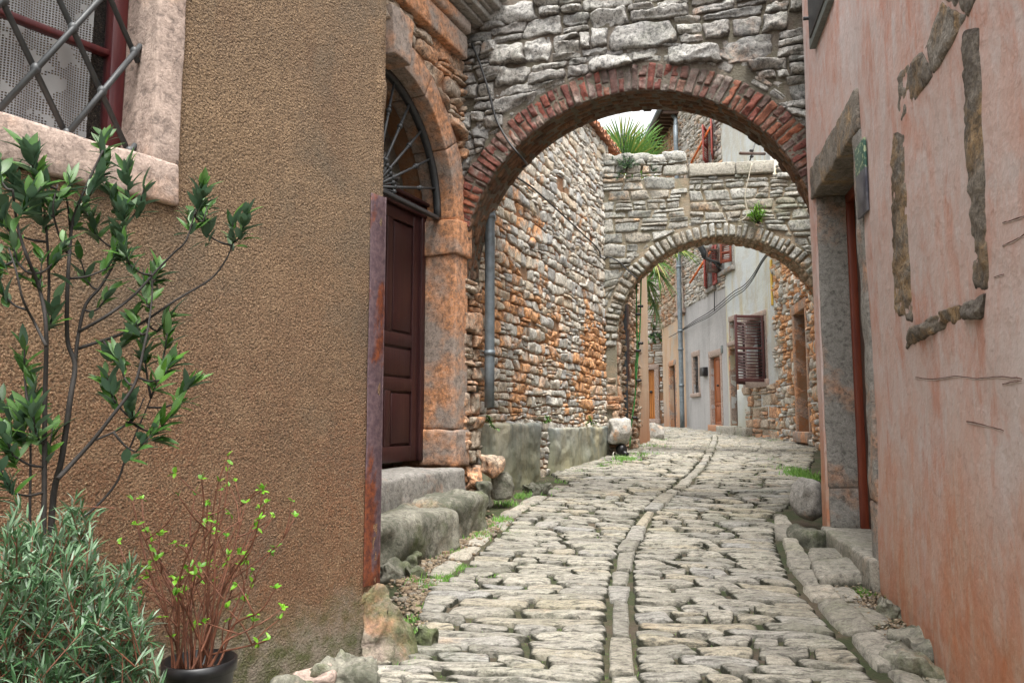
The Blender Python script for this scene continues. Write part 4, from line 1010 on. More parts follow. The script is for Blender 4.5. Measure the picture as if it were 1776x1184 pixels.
# boulder and wedges at the doorway
q_ = at(1400, 862, 5.25); rock('guard_boulder', M['dressed_grey'], (q_[0]+.035, 5.33, q_[2]-.02), (.17, .26, .25), 31, 'rounded pale guard boulder leaning on the pink doorway', 'rock', .2, .025, .68)
q_ = at(1405, 925, 4.95); rock('loose_stone', M['boulder'], (q_[0], q_[1], gz(4.9)+.03), (.20, .26, .13), 33, 'dark mossy wedge stone beneath the rounded guard boulder', 'rock', .5, .03, .3)
for k, (px, py, d, lab) in enumerate([(1610, 1128, (.20, .26, .10), 'yellow mossy rock against the foot of the pink wall'), (1575, 1160, (.13, .2, .09), 'large flat grey stone at the foot of the pink wall'), (1545, 1070, (.06, .1, .09), 'small mossy stone in the litter by the pink wall'), (1500, 985, (.08, .2, .08), 'mossy stone under the end of the pink door sill')]):
    q_ = G(px, py); rock('loose_stone', M['boulder'], (q_[0], q_[1], gz(q_[1])+d[2]*.15), d, 110+k, lab, 'rock', .3, .03, .4, 'stones along the pink wall')
# dry litter and grit by the pink wall
Q = []; r = np.random.RandomState(5)
m = MB(); gcen = [G(1518+15*k, 1036+17*k) for k in range(0, 8)]
for k in range(2600):
    g0 = gcen[r.randint(0, 7)]; x = g0[0]+r.normal()*.07; y = g0[1]+r.normal()*.11; s_ = r.uniform(.004, .011)
    a = r.uniform(0, 6.3); c_, d_ = math.cos(a), math.sin(a); z = gz(y)+r.uniform(-.002, .016)
    m.add([(x+s_*c_, y+s_*d_, z), (x-s_*d_*.6, y+s_*c_*.6, z+s_*.5), (x-s_*c_, y-s_*d_, z+s_*.3), (x+s_*d_*.6, y-s_*c_*.6, z-s_*.2)], [(0, 1, 2, 3)], None, r.rand(3))
tag(m.build('leaf_litter', M['litter'], smooth=False), 'dry brown leaf litter in the strip beside the pink wall', 'leaf litter', kind='stuff')
m = MB(); r = np.random.RandomState(15)
for k in range(1500):
    t = r.rand(); px, py = (700+160*t+r.normal()*16, 1000-95*t+r.normal()*9)
    if k % 4 == 0: px, py = 722+r.normal()*20, 1035+r.normal()*22
    g0 = G(px, py); s_ = r.uniform(.003, .010)*(1+(r.rand() < .06)*1.2); p, q = rbox(s_*2, s_*1.6, s_*1.2, 0, 9); m.add(place(p, (g0[0], g0[1], g0[2]+.004+s_*.4), *yaw(r.uniform(0, 3)), Z3), q, None, r.rand(3))
tag(m.build('gravel', M['litter'], smooth=False), 'tan grit lying between the mossy step boulder and the kerb', 'gravel', kind='stuff')
# ================================================================== STONE HOUSE ON THE LEFT (long rubble wall)
LW = Wall((-.24, 6.58), (-.24+.4*3.9, 6.58+3.9), 1)
sh_ = thing('rubble_stone_house', 'long rough rubble wall with grey cement plinth and tiled eaves between the two archways', 'house', LW.P(2, gz(8)))
ztopL = LW.pix(1012, 218)[1]; zpl = LW.pix(950, 738)[1]; print('LW', LW.L, ztopL, zpl)
LL = LW.L
m = MB(); wallgrid(m, LW, -.1, LL, 0, ztopL, [], .3, thick=.5); prism(m, [tuple(LW.P(-.1, 0, -.5)[:2]), tuple(LW.P(LL, 0, -.5)[:2]), (-3, 13.5), (-6, 10)], 0, ztopL-.02); m.build('wall', M['mortar_orange'], sh_)
Q = layout(-.1, LL, .3, ztopL+.06, (.07, .14), (.09, .25), (.62, .34, .04), jit=.45, wav=.7, seed=81)
rr_ = np.random.RandomState(4); pts_ = [LW.pix(*p) for p in [(970, 318), (980, 335), (918, 560), (968, 577), (908, 470)]]
Q = np.array([q for q in Q if not any(abs(q.mean(0)[0]-p[0]) < .12 and abs(q.mean(0)[1]-p[1]) < .06 for p in pts_)])
m = MB(); ztone = lambda c: np.clip(1-np.abs(c[:, 1]-1.75-.35*np.sin(c[:, 0]*1.7))/1.3, 0, 1)*.8+.2*np.random.RandomState(1).rand(len(c))
stones(m, Q, LW.fmap(), H=.026, n=(10, 8), cr=(.0, .5), rough=.6, gap=.003, seed=82, edge=.15, fq=12, sink=.010, tilt=.5, tone=ztone, hv=.4, fct=.9)
m.build('rubble_facing', M['rubble_light'], sh_)
# coarse cement plinth in two ragged patches
m = MB()
def wq(W, a0, a1, z0, z1): return [(a0, z0), (a1, z0), (a1, z1), (a0, z1)]
ag0, ag1 = LW.pix(926, 770)[0], LW.pix(952, 770)[0]
stones(m, [wq(LW, -.1, ag0, .15, zpl+.03), wq(LW, ag1-.06, LL-.04, .15, zpl-.01)], LW.fmap(), H=.085, n=(90, 60), cr=(.0, .03), rough=.25, gap=0, seed=83, edge=.035, fq=5, sink=.0, pw=24, tilt=.1, hv=.05)
m.build('cement_plinth', M['plinth'], sh_)
# round tiles along the wall head
m = MB(); ate = LW.pix(1010, 212)[0]
for k in range(16):
    a = LL+.3-k*.17
    n_ = 9; sl_ = np.linspace(0, 1, 6); th = np.linspace(0, math.pi, n_)
    for low in (0, 1):
        cen = a+.085*low; V = []
        for s_ in sl_:
            rr = .085-.015*s_
            for t_ in th:
                V.append(LW.P(cen+rr*math.cos(t_), ztopL+.10+.3*s_+(rr*math.sin(t_) if not low else -rr*.8*math.sin(t_)+.06)+.012*math.sin(k*2.1), .10-.9*s_))
        V = np.array(V).reshape(len(sl_), n_, 3); i, j = np.meshgrid(np.arange(len(sl_)-1), np.arange(n_-1), indexing='ij'); b = (i*n_+j).ravel()
        m.add(V.reshape(-1, 3), np.stack([b, b+n_, b+n_+1, b+1], 1), None, R.rand(3))
        # tile thickness
        W_ = V.copy(); W_ = W_.reshape(-1, 3)-np.array([0, 0, .014]); m.add(W_, np.stack([b, b+1, b+n_+1, b+n_], 1), None, R.rand(3))
        for q_ in range(n_-1): m.add([V[0, q_], V[0, q_+1], V[0, q_+1]-np.array([0, 0, .014]), V[0, q_]-np.array([0, 0, .014])], [(0, 1, 2, 3)], None, R.rand(3))
rf = m.build('tiled_eaves', M['tile'], sh_)
# downpipe behind the pier
pz0 = at(848, 708, 6.7)[2]
pb = LW.P(LW.pix(849, 650, .13)[0], 0, .13); print('pipe', pb)
m = MB(); tube(m, [(pb[0], pb[1], z) for z in np.linspace(pz0, ztopL, 12)], .042, 14)
for z in (pz0+.45, pz0+1.6): tube(m, [(pb[0], pb[1], z-.02), (pb[0], pb[1], z+.02)], .048, 14)
m.build('drainpipe', M['pipe'], sh_)

# ================================================================== FAR STONE ARCHWAY
A2 = Wall((1.245, 10.25), (1.245+3.0, 10.25-.45), 1)
a2c, z2c = A2.pix(1262, 612); R2 = A2.pix(1262, 413)[1]-z2c; T2 = .42; a2c, z2c, R2 = 1.52, 1.945, 1.36; R2o = R2+.20
zsL = A2.pix(1120, 278)[1]; zcop0 = A2.pix(1270, 303)[1]; zcop1 = A2.pix(1270, 283)[1]; aseam = A2.pix(1194, 350)[0]; acend = A2.pix(1345, 290)[0]
print('arch2', a2c, z2c, R2, zsL, zcop0, aseam, A2.L)
ar2 = thing('stone_archway', 'far pale stone archway with flat coping and weeds growing on top', 'archway', A2.P(a2c, gz(10)))
m = MB(); archwall(m, A2, -.05, A2.L+.3, gz(10)-.3, lambda a: min(zsL-.08, zcop0-.02), a2c, z2c, R2+.01, T2); m.build('wall', M['mortar_pale'], ar2)
Q1 = layout(-.03, aseam, z2c, zsL, (.11, .19), (.18, .42), (.45, .4, .15), jit=.2, wav=.3, seed=91); Q1 = clip_box(Q1, -.03, aseam, z2c, zsL+.02)
Q2 = layout(aseam+.01, A2.L+.3, z2c, zcop0, (.09, .18), (.14, .36), (.35, .4, .25), jit=.3, wav=.4, seed=92); Q2 = clip_box(Q2, aseam+.01, A2.L+.3, z2c, zcop0)
for k_, Qk in enumerate((Q1, Q2)):
    m = MB()
    if k_ == 1:
        Qf = ringq(R2o+.004, R2o+.09, (.08, .2), 108, .4, .3, 2.75, .008)
        stones(m, Qf, lambda u, v, h: A2.P(a2c-v*np.cos(u), z2c+v*np.sin(u), h-.012), H=.02, n=(7, 6), cr=(.1, .5), rough=.6, gap=.001, seed=109, edge=.05)
    stones(m, push_arch(Qk, a2c, z2c, R2o, R2o), A2.fmap(), H=.03, n=(12, 9), cr=(.0, .35), rough=.6, gap=.004, seed=93+k_, edge=.12, fq=10, tilt=.4, hv=.3); m.build('stone_facing', M['rubble_arch'], ar2)
m = MB()
# rough stones along the head, left
Q = layout(-.05, aseam, zsL-.02, zsL+.10, (.10, .13), (.18, .36), (.8, .2, 0), seed=94)
for q in Q[:9]:
    a, z = q.mean(0); 
    if a < aseam-.1: p, qq = rbox(.30, .45, .15, .05, .04, .04, 5, int(abs(a)*50)); m.add(place(p, A2.P(a, zsL+.02+.03*R.rand(), -.2), A2.D, A2.N, Z3), qq, None, R.rand(3))
m.build('capping_stones', M['rubble_arch'], ar2)
m = MB(); Q = layout(-.03, a2c-R2, gz(10)-.1, z2c, (.10, .26), (.2, .36), (.6, .3, .1), seed=95); Q = clip_box(Q, -.03, a2c-R2+.01, gz(10)-.1, z2c)
stones(m, Q, A2.fmap(), H=.04, n=(11, 9), rough=.5, seed=96, edge=.15)
PV = Wall(tuple(A2.P(a2c-R2, 0, 0)[:2]), tuple(A2.P(a2c-R2, 0, -T2)[:2]), 1); PV = PV if PV.n[0] > 0 else Wall(PV.p0, PV.p0+PV.d*T2, -1)
Q = layout(0, T2, gz(10)-.1, z2c, (.10, .26), (.2, .4), (.6, .3, .1), seed=97); stones(m, clip_box(Q, 0, T2, gz(10)-.1, z2c), PV.fmap(), H=.035, n=(9, 8), rough=.5, seed=98, edge=.15)
m.build('pier_facing', M['rubble_orange'], ar2)
m = MB(); Qb = ringq(R2, R2o, (.055, .11), 99, .12, -.05, math.pi+.05, .008); Qs = Qb.copy(); Qs[..., 0] *= R2; rm2 = ringmap(A2, a2c, z2c)
stones(m, Qs, lambda u, v, h: rm2(u/R2, v, h), H=.035, n=(7, 11), cr=(.1, .4), rough=.45, gap=.006, seed=100, edge=.12, fq=14, pw=6, sink=.012)
m.build('voussoirs', M['rubble_arch'], ar2)
m = MB(); Q = layout(0, math.pi*R2, 0, T2, (.12, .2), (.06, .12), (.9, .1, 0), jit=.15, wav=.3, seed=101)
stones(m, clip_box(Q, 0, math.pi*R2, 0, T2), lambda u, v, h: A2.P(a2c-(R2+.01-h)*np.cos(u/R2), z2c+(R2+.01-h)*np.sin(u/R2), -v), H=.02, n=(6, 6), rough=.5, gap=.005, seed=102)
m.build('soffit', M['rubble_orange'], ar2)
cp = MB()
cuts_ = [aseam+.02, aseam+.62, acend-.02]
for k in range(2): A2.box(cp, cuts_[k], cuts_[k+1]-.006, zcop0-.01, zcop1, -.5, .06, r=.015, step=.04, amp=.008, freq=7, seed=k, mx=50)
cp.build('coping', M['kerb'], ar2)
m = MB(); Q = layout(acend, A2.L+.3, zcop0-.1, zcop1-.02, (.09, .14), (.2, .34), (.7, .3, 0), seed=105); stones(m, clip_box(Q, acend, A2.L+.3, zcop0-.1, zcop1-.02), A2.fmap(), H=.045, n=(11, 9), seed=106); m.build('stone_facing_end', M['rubble_arch'], ar2)
# boulder at the foot, left
q_ = at(1069, 748, 10.15); rock('guard_boulder', M['boulder_white'], (q_[0], 10.08, q_[2]), (.27, .3, .32), 121, 'squarish white guard boulder propped at the far archway foot', 'rock', .1, .04, .3)
m = MB(); q_ = at(1078, 779, 10.05); ball(m, q_, .075); tube(m, [q_+np.array([.0, -.02, -.03]), q_+np.array([.07, -.08, -.07])], [.04, .03], 10); tag(m.build('black_floodlight', M['black_plastic']), 'round black floodlight tucked beneath the squarish white boulder', 'lamp')
m = MB(); tube(m, smooth_path([at(1050, 798, 10.0)+Z3*.01, at(1062, 800, 9.95)+Z3*.02, at(1064, 790, 10.0)+Z3*.04, at(1070, 786, 10.05), at(1076, 792, 10)]), .006, 6, ); tag(m.build('loose_wire', M['cable_white']), 'loose white wire curling on the ground below the white boulder', 'wire')

# ================================================================== LEFT HOUSE BEYOND
LBW2 = Wall((1.50, 10.72), (2.42, 13.9), 1)
lb = thing('corner_stone_house', 'rough stone house corner just beyond the far archway, with pale salmon pilaster', 'house', LBW2.P(2, gz(12)))
m = MB(); wallgrid(m, LBW2, -.3, LBW2.L, 0, 4.4, [], .4, thick=.4); prism(m, [tuple(LBW2.P(-.3, 0, -.4)[:2]), tuple(LBW2.P(LBW2.L, 0, -.4)[:2]), (-1, 16), (-4, 14)], 0, 4.3); m.build('wall', M['mortar_orange'], lb)
apl = LBW2.pix(1104, 600)[0]
Q = layout(-.3, apl, .2, 4.4, (.1, .2), (.15, .35), seed=111); m = MB(); stones(m, Q, LBW2.fmap(), H=.045, n=(8, 7), rough=.5, seed=112); m.build('rubble_facing', M['rubble_orange'], lb)
LBW2.obj('pilaster', M['plaster_ochre'], lb, apl, LBW2.L+.01, .2, 4.4, -.2, .035, step=.1, amp=.01)
m = MB(); q0 = at(1082, 540, 11.0); 
for dx, mt, nm in ((0, 'pipe_dark', 'drainpipe'),):
    m = MB(); tube(m, [(q0[0]+.0, 11.0, z) for z in np.linspace(at(1082, 727, 11)[2], 4.2, 8)], .042, 12); m.build(nm, M[mt], lb)
sb = MB(); q1 = at(1087, 540, 11.1); q2 = at(1087, 660, 11.1); LB0 = LBW2.pix(1088, 600, .06)[0]; LBW2.box(sb, LB0, LB0+.22, q2[2], q1[2]+.1, .02, .06); sb.build('shutter', M['shutter_brown'], lb)
q_ = at(1131, 752, 15.5); rock('guard_boulder', M['boulder_white'], (q_[0], 15.5, q_[2]), (.42, .4, .30), 131, 'low white and rust boulder outside the house with the orange door', 'rock', .3, .07, .49, tilt=.3)

# ================================================================== RIGHT-HAND HOUSES
B0 = (4.75, 12.2); B1 = (5.2, 15.1); C1 = (4.82, 21.46); MID = None
F1 = Wall(B0, B1, -1); F1 = F1 if F1.n[0] < 0 else Wall(B0, B1, 1)
F2 = Wall(B1, C1, 1); F2 = F2 if F2.n[0] < 0 else Wall(B1, C1, -1)
C2 = (4.80, 24.6); F3 = Wall(C1, C2, 1); F3 = F3 if F3.n[0] < 0 else Wall(C1, C2, -1)
asp = F2.pix(1262, 650)[0]         # party line between white and grey house
print('F', F1.L, F2.L, asp)
def door_hole(W, x0, x1, ytop, ybot, yref=None, d=.3):
    a, z1 = W.pix(x0, ytop); b, _ = W.pix(x1, ytop); a, b = min(a, b), max(a, b); z0 = W.pix((x0+x1)/2, ybot)[1]; z1 = W.pix((x0+x1)/2, ytop)[1]
    return (a, b, z0, z1, d)
def surround(W, h, mat, parent, name, w=.12, pr=.02, sill=None, lin=.14, seed=0):
    a0, a1, z0, z1 = h[:4]; m = MB()
    W.box(m, a0-w, a0, z0, z1, -.2, pr, r=.008, step=.08, amp=.006, seed=seed); W.box(m, a1, a1+w, z0, z1, -.2, pr, r=.008, step=.08, amp=.006, seed=seed+1)
    W.box(m, a0-w-.01, a1+w+.01, z1, z1+lin, -.2, pr+.004, r=.008, step=.08, amp=.006, seed=seed+2)
    o = m.build(name, mat, parent)
    if sill: W.obj('sill', mat, o, a0-w-.03, a1+w+.03, z0-sill, z0, -.2, pr+.05, r=.01, step=.08, amp=.008, seed=seed+3)
    return o
# --- rubble house with tall doorway (px 1350-1415), runs back to the pink house
f1 = thing('rubble_door_house', 'rust stained rubble house with a tall stone doorway right behind the far archway', 'house', F1.P(1, gz(13)))
hD = door_hole(F1, 1378, 1398, 540, 748, d=.35); zs_ = hD[2]
H1 = 4.9
m = MB(); wallgrid(m, F1, 0, F1.L, 0, H1, [hD], .3, thick=.5)
Fx = Wall((2.52, 5.7), (4.34, 10.4), -1); Fx = Fx if Fx.n[0] < 0 else Wall((2.52, 5.7), (4.34, 10.4), 1)
Fy = Wall((4.34, 10.4), B0, 1); Fy = Fy if Fy.n[0] < 0 else Wall((4.34, 10.4), B0, -1)
for W_ in (Fx, Fy): wallgrid(m, W_, 0, W_.L, 0, 4.6 if W_ is Fx else H1, [], .5, thick=.3)
prism(m, [(6.2, 15.3), tuple(F1.P(F1.L, 0, -.45)[:2]), tuple(F1.P(0, 0, -.45)[:2]), (4.9, 10.4), (7, 10)], 0, H1-.02)
prism(m, [(2.95, 5.7), (4.85, 10.3), (7, 10), (6, 6.2)], 0, 4.55)
m.build('wall', M['mortar_orange'], f1)
Q = layout(0, F1.L, 0.2, H1, (.12, .24), (.14, .38), seed=121); Q = push_holes(Q, [(hD[0]-.12, hD[1]+.12, 0, hD[3]+.17)])
m = MB(); stones(m, Q, F1.fmap(), H=.05, n=(7, 6), rough=.5, seed=122, edge=.2, tilt=.8)
for W_, sd in ((Fx, 123), (Fy, 125)):
    Q = layout(0, W_.L, 0.2, 4.5, (.16, .3), (.2, .5), seed=sd); stones(m, Q, W_.fmap(), H=.05, n=(6, 5), rough=.5, seed=sd+1)
m.build('rubble_facing', M['rubble_light'], f1)
surround(F1, hD, M['dressed'], f1, 'door_surround', .12, .03, .18, .17, 5)
leaf(F1, 'door', M['wood_dark'], f1, hD[0], hD[1], hD[2], hD[3], -.28, [.4])
# --- white limewashed house
f2 = thing('white_shuttered_house', 'stained white limewashed house with dark brown louvred shutters', 'house', F2.P(1, gz(16)))
def hol(x0, x1, yt, yb, d=.3): return door_hole(F2, x0, x1, yt, yb, d=d)
h_w = hol(1293, 1326, 553, 660, .25)       # shuttered window
h_s = hol(1266, 1277, 556, 592, .3); h_d = hol(1266, 1277, 604, 738, .3)
h_u1 = hol(1228, 1238, 432, 500, .25); h_u2 = hol(1250, 1271, 425, 468, .25); h_t = hol(1230, 1238, 222, 285, .25)
h_b = hol(1202, 1211, 618, 682, .25); h_o = hol(1232, 1249, 618, 736, .3)
zt_ = 11.0
m = MB(); wallgrid(m, F2, 0, asp, 0, zt_, [h_w, h_s, h_d], .3, thick=.5); prism(m, [tuple(F2.P(0, 0, -.45)[:2]), tuple(F2.P(asp, 0, -.45)[:2]), (8, 18.5), (8, 15)], 0, zt_-.02); m.build('wall', M['plaster_white'], f2)
print('holes', h_w, h_d, h_s, h_o, h_b, h_u1)
ax0, ax1 = 0, F2.pix(1303, 700)[0]
Q = layout(0, ax1, .2, F2.pix(1330, 676)[1], (.16, .3), (.22, .5), (.6, .3, .1), seed=131); m = MB(); stones(m, Q, F2.fmap(), H=.05, n=(9, 8), rough=.5, seed=132); m.build('exposed_stone', M['rubble_orange'], f2)
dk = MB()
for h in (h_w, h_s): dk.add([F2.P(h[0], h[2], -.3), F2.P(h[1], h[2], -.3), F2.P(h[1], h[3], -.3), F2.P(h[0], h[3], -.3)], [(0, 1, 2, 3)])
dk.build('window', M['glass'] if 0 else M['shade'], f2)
o = surround(F2, h_w, M['dressed_pale'], f2, 'window_surround', .10, .012, .16, .12, 9)
surround(F2, h_s, M['dressed_pale'], f2, 'window_surround', .06, .015, .10, .12, 12)
surround(F2, h_d, M['dressed'], f2, 'door_surround', .08, .015, None, .10, 15)
leaf(F2, 'door', M['wood_dark'], f2, h_d[0], h_d[1], h_d[2], h_d[3], -.12, [.4])
F2.obj('doorstep', M['kerb'], f2, h_d[0]-.3, h_d[1]+.5, gz(17)-.05, h_d[2]-.01, -.1, .22, r=.02, step=.08, amp=.01)
F2.obj('doorstep', M['kerb'], f2, h_d[0]-.95, h_d[0]-.33, gz(17)-.05, h_d[2]-.03, -.1, .20, r=.02, step=.08, amp=.01)
# green streaked pilaster under the shutters
F2.obj('pilaster', M['plaster_white'], f2, F2.pix(1303, 700)[0], F2.pix(1281, 700)[0], .3, h_w[2]-.15, -.1, .03, r=.01, step=.2, amp=.01)
def louvre(name, mat, parent, hinge, dirv, w, z0, z1, label=None, nl=None, st=.05, t=.035):
    """louvred shutter leaf from a hinge point along a horizontal direction"""
    dirv = np.array(dirv, float); dirv /= np.linalg.norm(dirv); nv = np.array([-dirv[1], dirv[0], 0]); m = MB(); c0 = np.array([hinge[0], hinge[1], 0.])
    def bx(u0, u1, a, b, tt): p, q = rbox(u1-u0, tt, b-a, .003, .5); m.add(place(p, c0+dirv*(u0+u1)/2+Z3*(a+b)/2, dirv, nv, Z3), q)
    bx(0, st, z0, z1, t); bx(w-st, w, z0, z1, t); bx(st, w-st, z0, z0+st*1.5, t); bx(st, w-st, z1-st*1.2, z1, t); zm = z0+(z1-z0)*.5; bx(st, w-st, zm-st*.5, zm+st*.5, t)
    nl = nl or int((z1-z0)/.065)
    for k in range(nl):
        z = z0+st*1.5+(k+.5)*(z1-z0-2.7*st)/nl
        if abs(z-zm) < st*.8: continue
        p, q = rbox(w-2*st+.01, .05, .007, 0, 1); az = np.array([nv[0]*.6, nv[1]*.6, .8]); ay = np.array([nv[0]*.8, nv[1]*.8, -.6])
        m.add(place(p, c0+dirv*w/2+Z3*z, dirv, ay, az), q)
    return m.build(name, mat, parent)
# near leaf stands open towards us, far leaf swung half way
zs0, zs1 = h_w[2]+.0, h_w[3]+.02
hp = F2.P(h_w[0]-.02, 0, .04); fp = F2.P(h_w[1]+.02, 0, .04)
g0 = at(1296, 600, hp[1]-.05); louvre('shutter', M['shutter_brown'], f2, hp, np.array([g0[0]-hp[0], g0[1]-hp[1], 0]), .62, zs0-.06, zs1-.02)
g1 = at(1276, 600, fp[1]-.3); dv = np.array([g1[0]-fp[0], g1[1]-fp[1], 0]); louvre('shutter', M['shutter_brown'], f2, fp, dv, float(np.linalg.norm(dv)), zs0-.06, zs1-.05)
print('shut', hp, g0, fp, g1)
# --- grey rendered house
f4 = thing('grey_rendered_house', 'grey rendered house with rubble upper floor, barred window and red brown door', 'house', F2.P(asp+1.5, gz(19)))
m = MB(); wallgrid(m, F2, asp+.01, F2.L, 0, zt_, [h_u1, h_u2, h_t, h_b, h_o], .3, thick=.5, ends=True); prism(m, [tuple(F2.P(asp+.01, 0, -.45)[:2]), tuple(F2.P(F2.L, 0, -.45)[:2]), (8, 21.5), (8, 18.6)], 0, zt_-.02); m.build('wall', M['plaster_grey'], f4)
zru = F2.pix(1191, 534)[1]; zru2 = F2.pix(1250, 500)[1]; print('rub', zru, zru2)
Q = layout(asp+.02, F2.L, zru, zt_, (.12, .2), (.14, .34), seed=141); Q = push_holes(Q, [(h[0]-.10, h[1]+.10, h[2]-.1, h[3]+.14) for h in (h_u1, h_u2, h_t)])
m = MB(); stones(m, Q, F2.fmap(), H=.05, n=(6, 6), rough=.5, seed=142, edge=.2, tilt=.8); m.build('rubble_facing', M['rubble_far'], f4)
for h in (h_u1, h_u2, h_t, h_b):
    w_ = F2.obj('window', M['shade'], f4, h[0]-.01, h[1]+.01, h[2]-.01, h[3]+.01, -.3, -.27)
F2.obj('upper_wall_band', M['plaster_white'], f2, asp-2.3, asp-.02, 8.0, zt_, -.1, .02, r=0, step=.5)
for k, h in enumerate((h_u1, h_u2, h_t)): surround(F2, h, M['dressed_grey'], f4, 'window_surround', .09, .04, .10, .12, 20+5*k)
surround(F2, h_b, M['dressed_pale'], f4, 'window_surround', .12, .015, .10, .14, 40)
m = MB()
for k in range(1, 4): x = h_b[0]+(h_b[1]-h_b[0])*k/4; tube(m, [F2.P(x, h_b[2], -.04), F2.P(x, h_b[3], -.04)], .012, 6)
for k in range(1, 6): z = h_b[2]+(h_b[3]-h_b[2])*k/6; tube(m, [F2.P(h_b[0], z, -.04), F2.P(h_b[1], z, -.04)], .012, 6)
m.build('window_bars', M['iron_dark'], f4)
surround(F2, h_o, M['dressed_pale'], f4, 'door_surround', .12, .015, None, .16, 44)
od = leaf(F2, 'door', M['wood_mid'], f4, h_o[0], h_o[1], h_o[2], h_o[3], -.08, [.3], 2)
m = MB(); ball(m, F2.P((h_o[0]+h_o[1])/2+.05, h_o[2]+.95, -.06), .03); m.build('handle', M['iron_dark'], od)
F2.obj('doorstep', M['plaster_ochre'], f4, h_o[0]-.05, h_o[1]+.05, gz(19)-.02, h_o[2]-.004, -.1, .10, r=.01, step=.2)
# shutters, folded back red leaves
def redleaf(h, parent, px_near, px_far, mat):
    hpn = F2.P(h[0]-.02, 0, .05); hpf = F2.P(h[1]+.02, 0, .05)
    g = at(px_near, 450, hpn[1]-.35); louvre('shutter', mat, parent, hpn, (g[0]-hpn[0], g[1]-hpn[1], 0), .48, h[2], h[3])
    g = at(px_far, 450, hpf[1]-.45); louvre('shutter', mat, parent, hpf, (g[0]-hpf[0], g[1]-hpf[1], 0), .48, h[2], h[3])
redleaf(h_u1, f4, 1240, 1221, M['shutter_red']); redleaf(h_t, f4, 1240, 1224, M['shutter_red'])
for h in (h_u1, h_t):
    m = MB(); z = h[2]+.35*(h[3]-h[2]); tube(m, [F2.P(h[0]-.1, z+.5, .12), F2.P(h[1]+.45, z-.1, .35)], .03, 6); m.build('shutter_stay', M['bright_orange'], f4)
g = F2.P(h_u2[1]+.02, 0, .04); louvre('shutter', M['wood_dark'], f4, g, (-1, -.25, 0), .34, h_u2[2], h_u2[3]); g = F2.P(h_u2[0]-.02, 0, .04); louvre('shutter', M['wood_redbrown'], f4, g, (-.5, .55, 0), .3, h_u2[2]+.1, h_u2[3])
# downpipe at the joint, with the eaves of the next house
m = MB(); pc = np.array([4.66, 21.3]); ztp = at(1190, 218, 21.3)[2]; tube(m, [(pc[0], pc[1], z) for z in np.linspace(gz(21)+.05, ztp, 20)], .065, 12)
ev = at(1166, 199, 21.6); tube(m, [(pc[0], pc[1], ztp-.03), (ev[0]+.1, ev[1], ev[2]-.12), (ev[0], ev[1], ev[2])], .06, 10)
for z in (gz(21)+1.2, gz(21)+2.2, 3.4, 5.2): tube(m, [(pc[0], pc[1], z-.03), (pc[0], pc[1], z+.03)], .078, 12)
m.build('drainpipe', M['pipe'], f4)
F2.obj('letter_box', M['black_plastic'], f4, F2.pix(1228, 645)[0], F2.pix(1221, 645)[0], F2.pix(1224, 652)[1], F2.pix(1224, 637)[1], .0, .12, r=.01)
F2.obj('number_plate', M['grey_board'], f4, F2.pix(1254, 605)[0], F2.pix(1251, 605)[0], F2.pix(1252, 612)[1], F2.pix(1252, 599)[1], .0, .02, r=.005)
# --- narrow salmon plastered house
f3 = thing('salmon_plastered_house', 'narrow salmon and ochre plastered stone house beyond the grey drainpipe', 'house', F3.P(1, gz(22)))
h3 = door_hole(F3, 1161, 1171, 634, 741, d=.3); h3w = door_hole(F3, 1175, 1185, 462, 540, d=.2); z3e = at(1163, 200, 21.6)[2]
m = MB(); wallgrid(m, F3, 0, F3.L, 0, z3e, [h3, h3w], .3, thick=.4); prism(m, [tuple(F3.P(0, 0, -.4)[:2]), tuple(F3.P(F3.L, 0, -.4)[:2]), (8, 25), (8, 21.6)], 0, z3e-.02); m.build('wall', M['plaster_ochre'], f3)
zr3 = F3.pix(1172, 556)[1]; Q = layout(0, F3.L, zr3, z3e, (.13, .22), (.15, .36), seed=151); Q = push_holes(Q, [(h3w[0]-.12, h3w[1]+.12, h3w[2]-.14, h3w[3]+.16)])
m = MB(); stones(m, Q, F3.fmap(), H=.05, n=(6, 5), rough=.5, seed=152, edge=.2); m.build('rubble_facing', M['rubble_orange'], f3)
surround(F3, h3, M['dressed'], f3, 'door_surround', .12, .015, None, .16, 50); leaf(F3, 'door', M['wood_dark'], f3, h3[0], h3[1], h3[2], h3[3], -.12, [.4])
surround(F3, h3w, M['dressed_pale'], f3, 'window_surround', .09, .05, .12, .18, 54); F3.obj('window_shutter', M['plaster_white'], f3, h3w[0]+.02, h3w[1]-.02, h3w[2]+.02, h3w[3]-.02, -.12, -.08)
m = MB()
for k in range(14): a = -.05+k*.27; F3.box(m, a, a+.08, z3e-.02, z3e+.07, -.1, .50, r=.004)
F3.box(m, -.1, F3.L+.3, z3e+.075, z3e+.11, -.1, .56, r=.004, step=1)
m.build('eaves', M['wood_dark'], f3)
m = MB(); tube(m, [F3.P(a, z3e+.07-.0*a, .60) for a in np.linspace(-.15, F3.L+.3, 8)], .07, 12); m.build('gutter', M['pipe'], f3)
m = MB(); m.add([F3.P(-.1, z3e+.13, .58), F3.P(F3.L+.3, z3e+.13, .58), F3.P(F3.L+.3, z3e+1.6, -2.4), F3.P(-.1, z3e+1.6, -2.4)], [(0, 1, 2, 3)]); m.build('roof', M['tile'], f3)
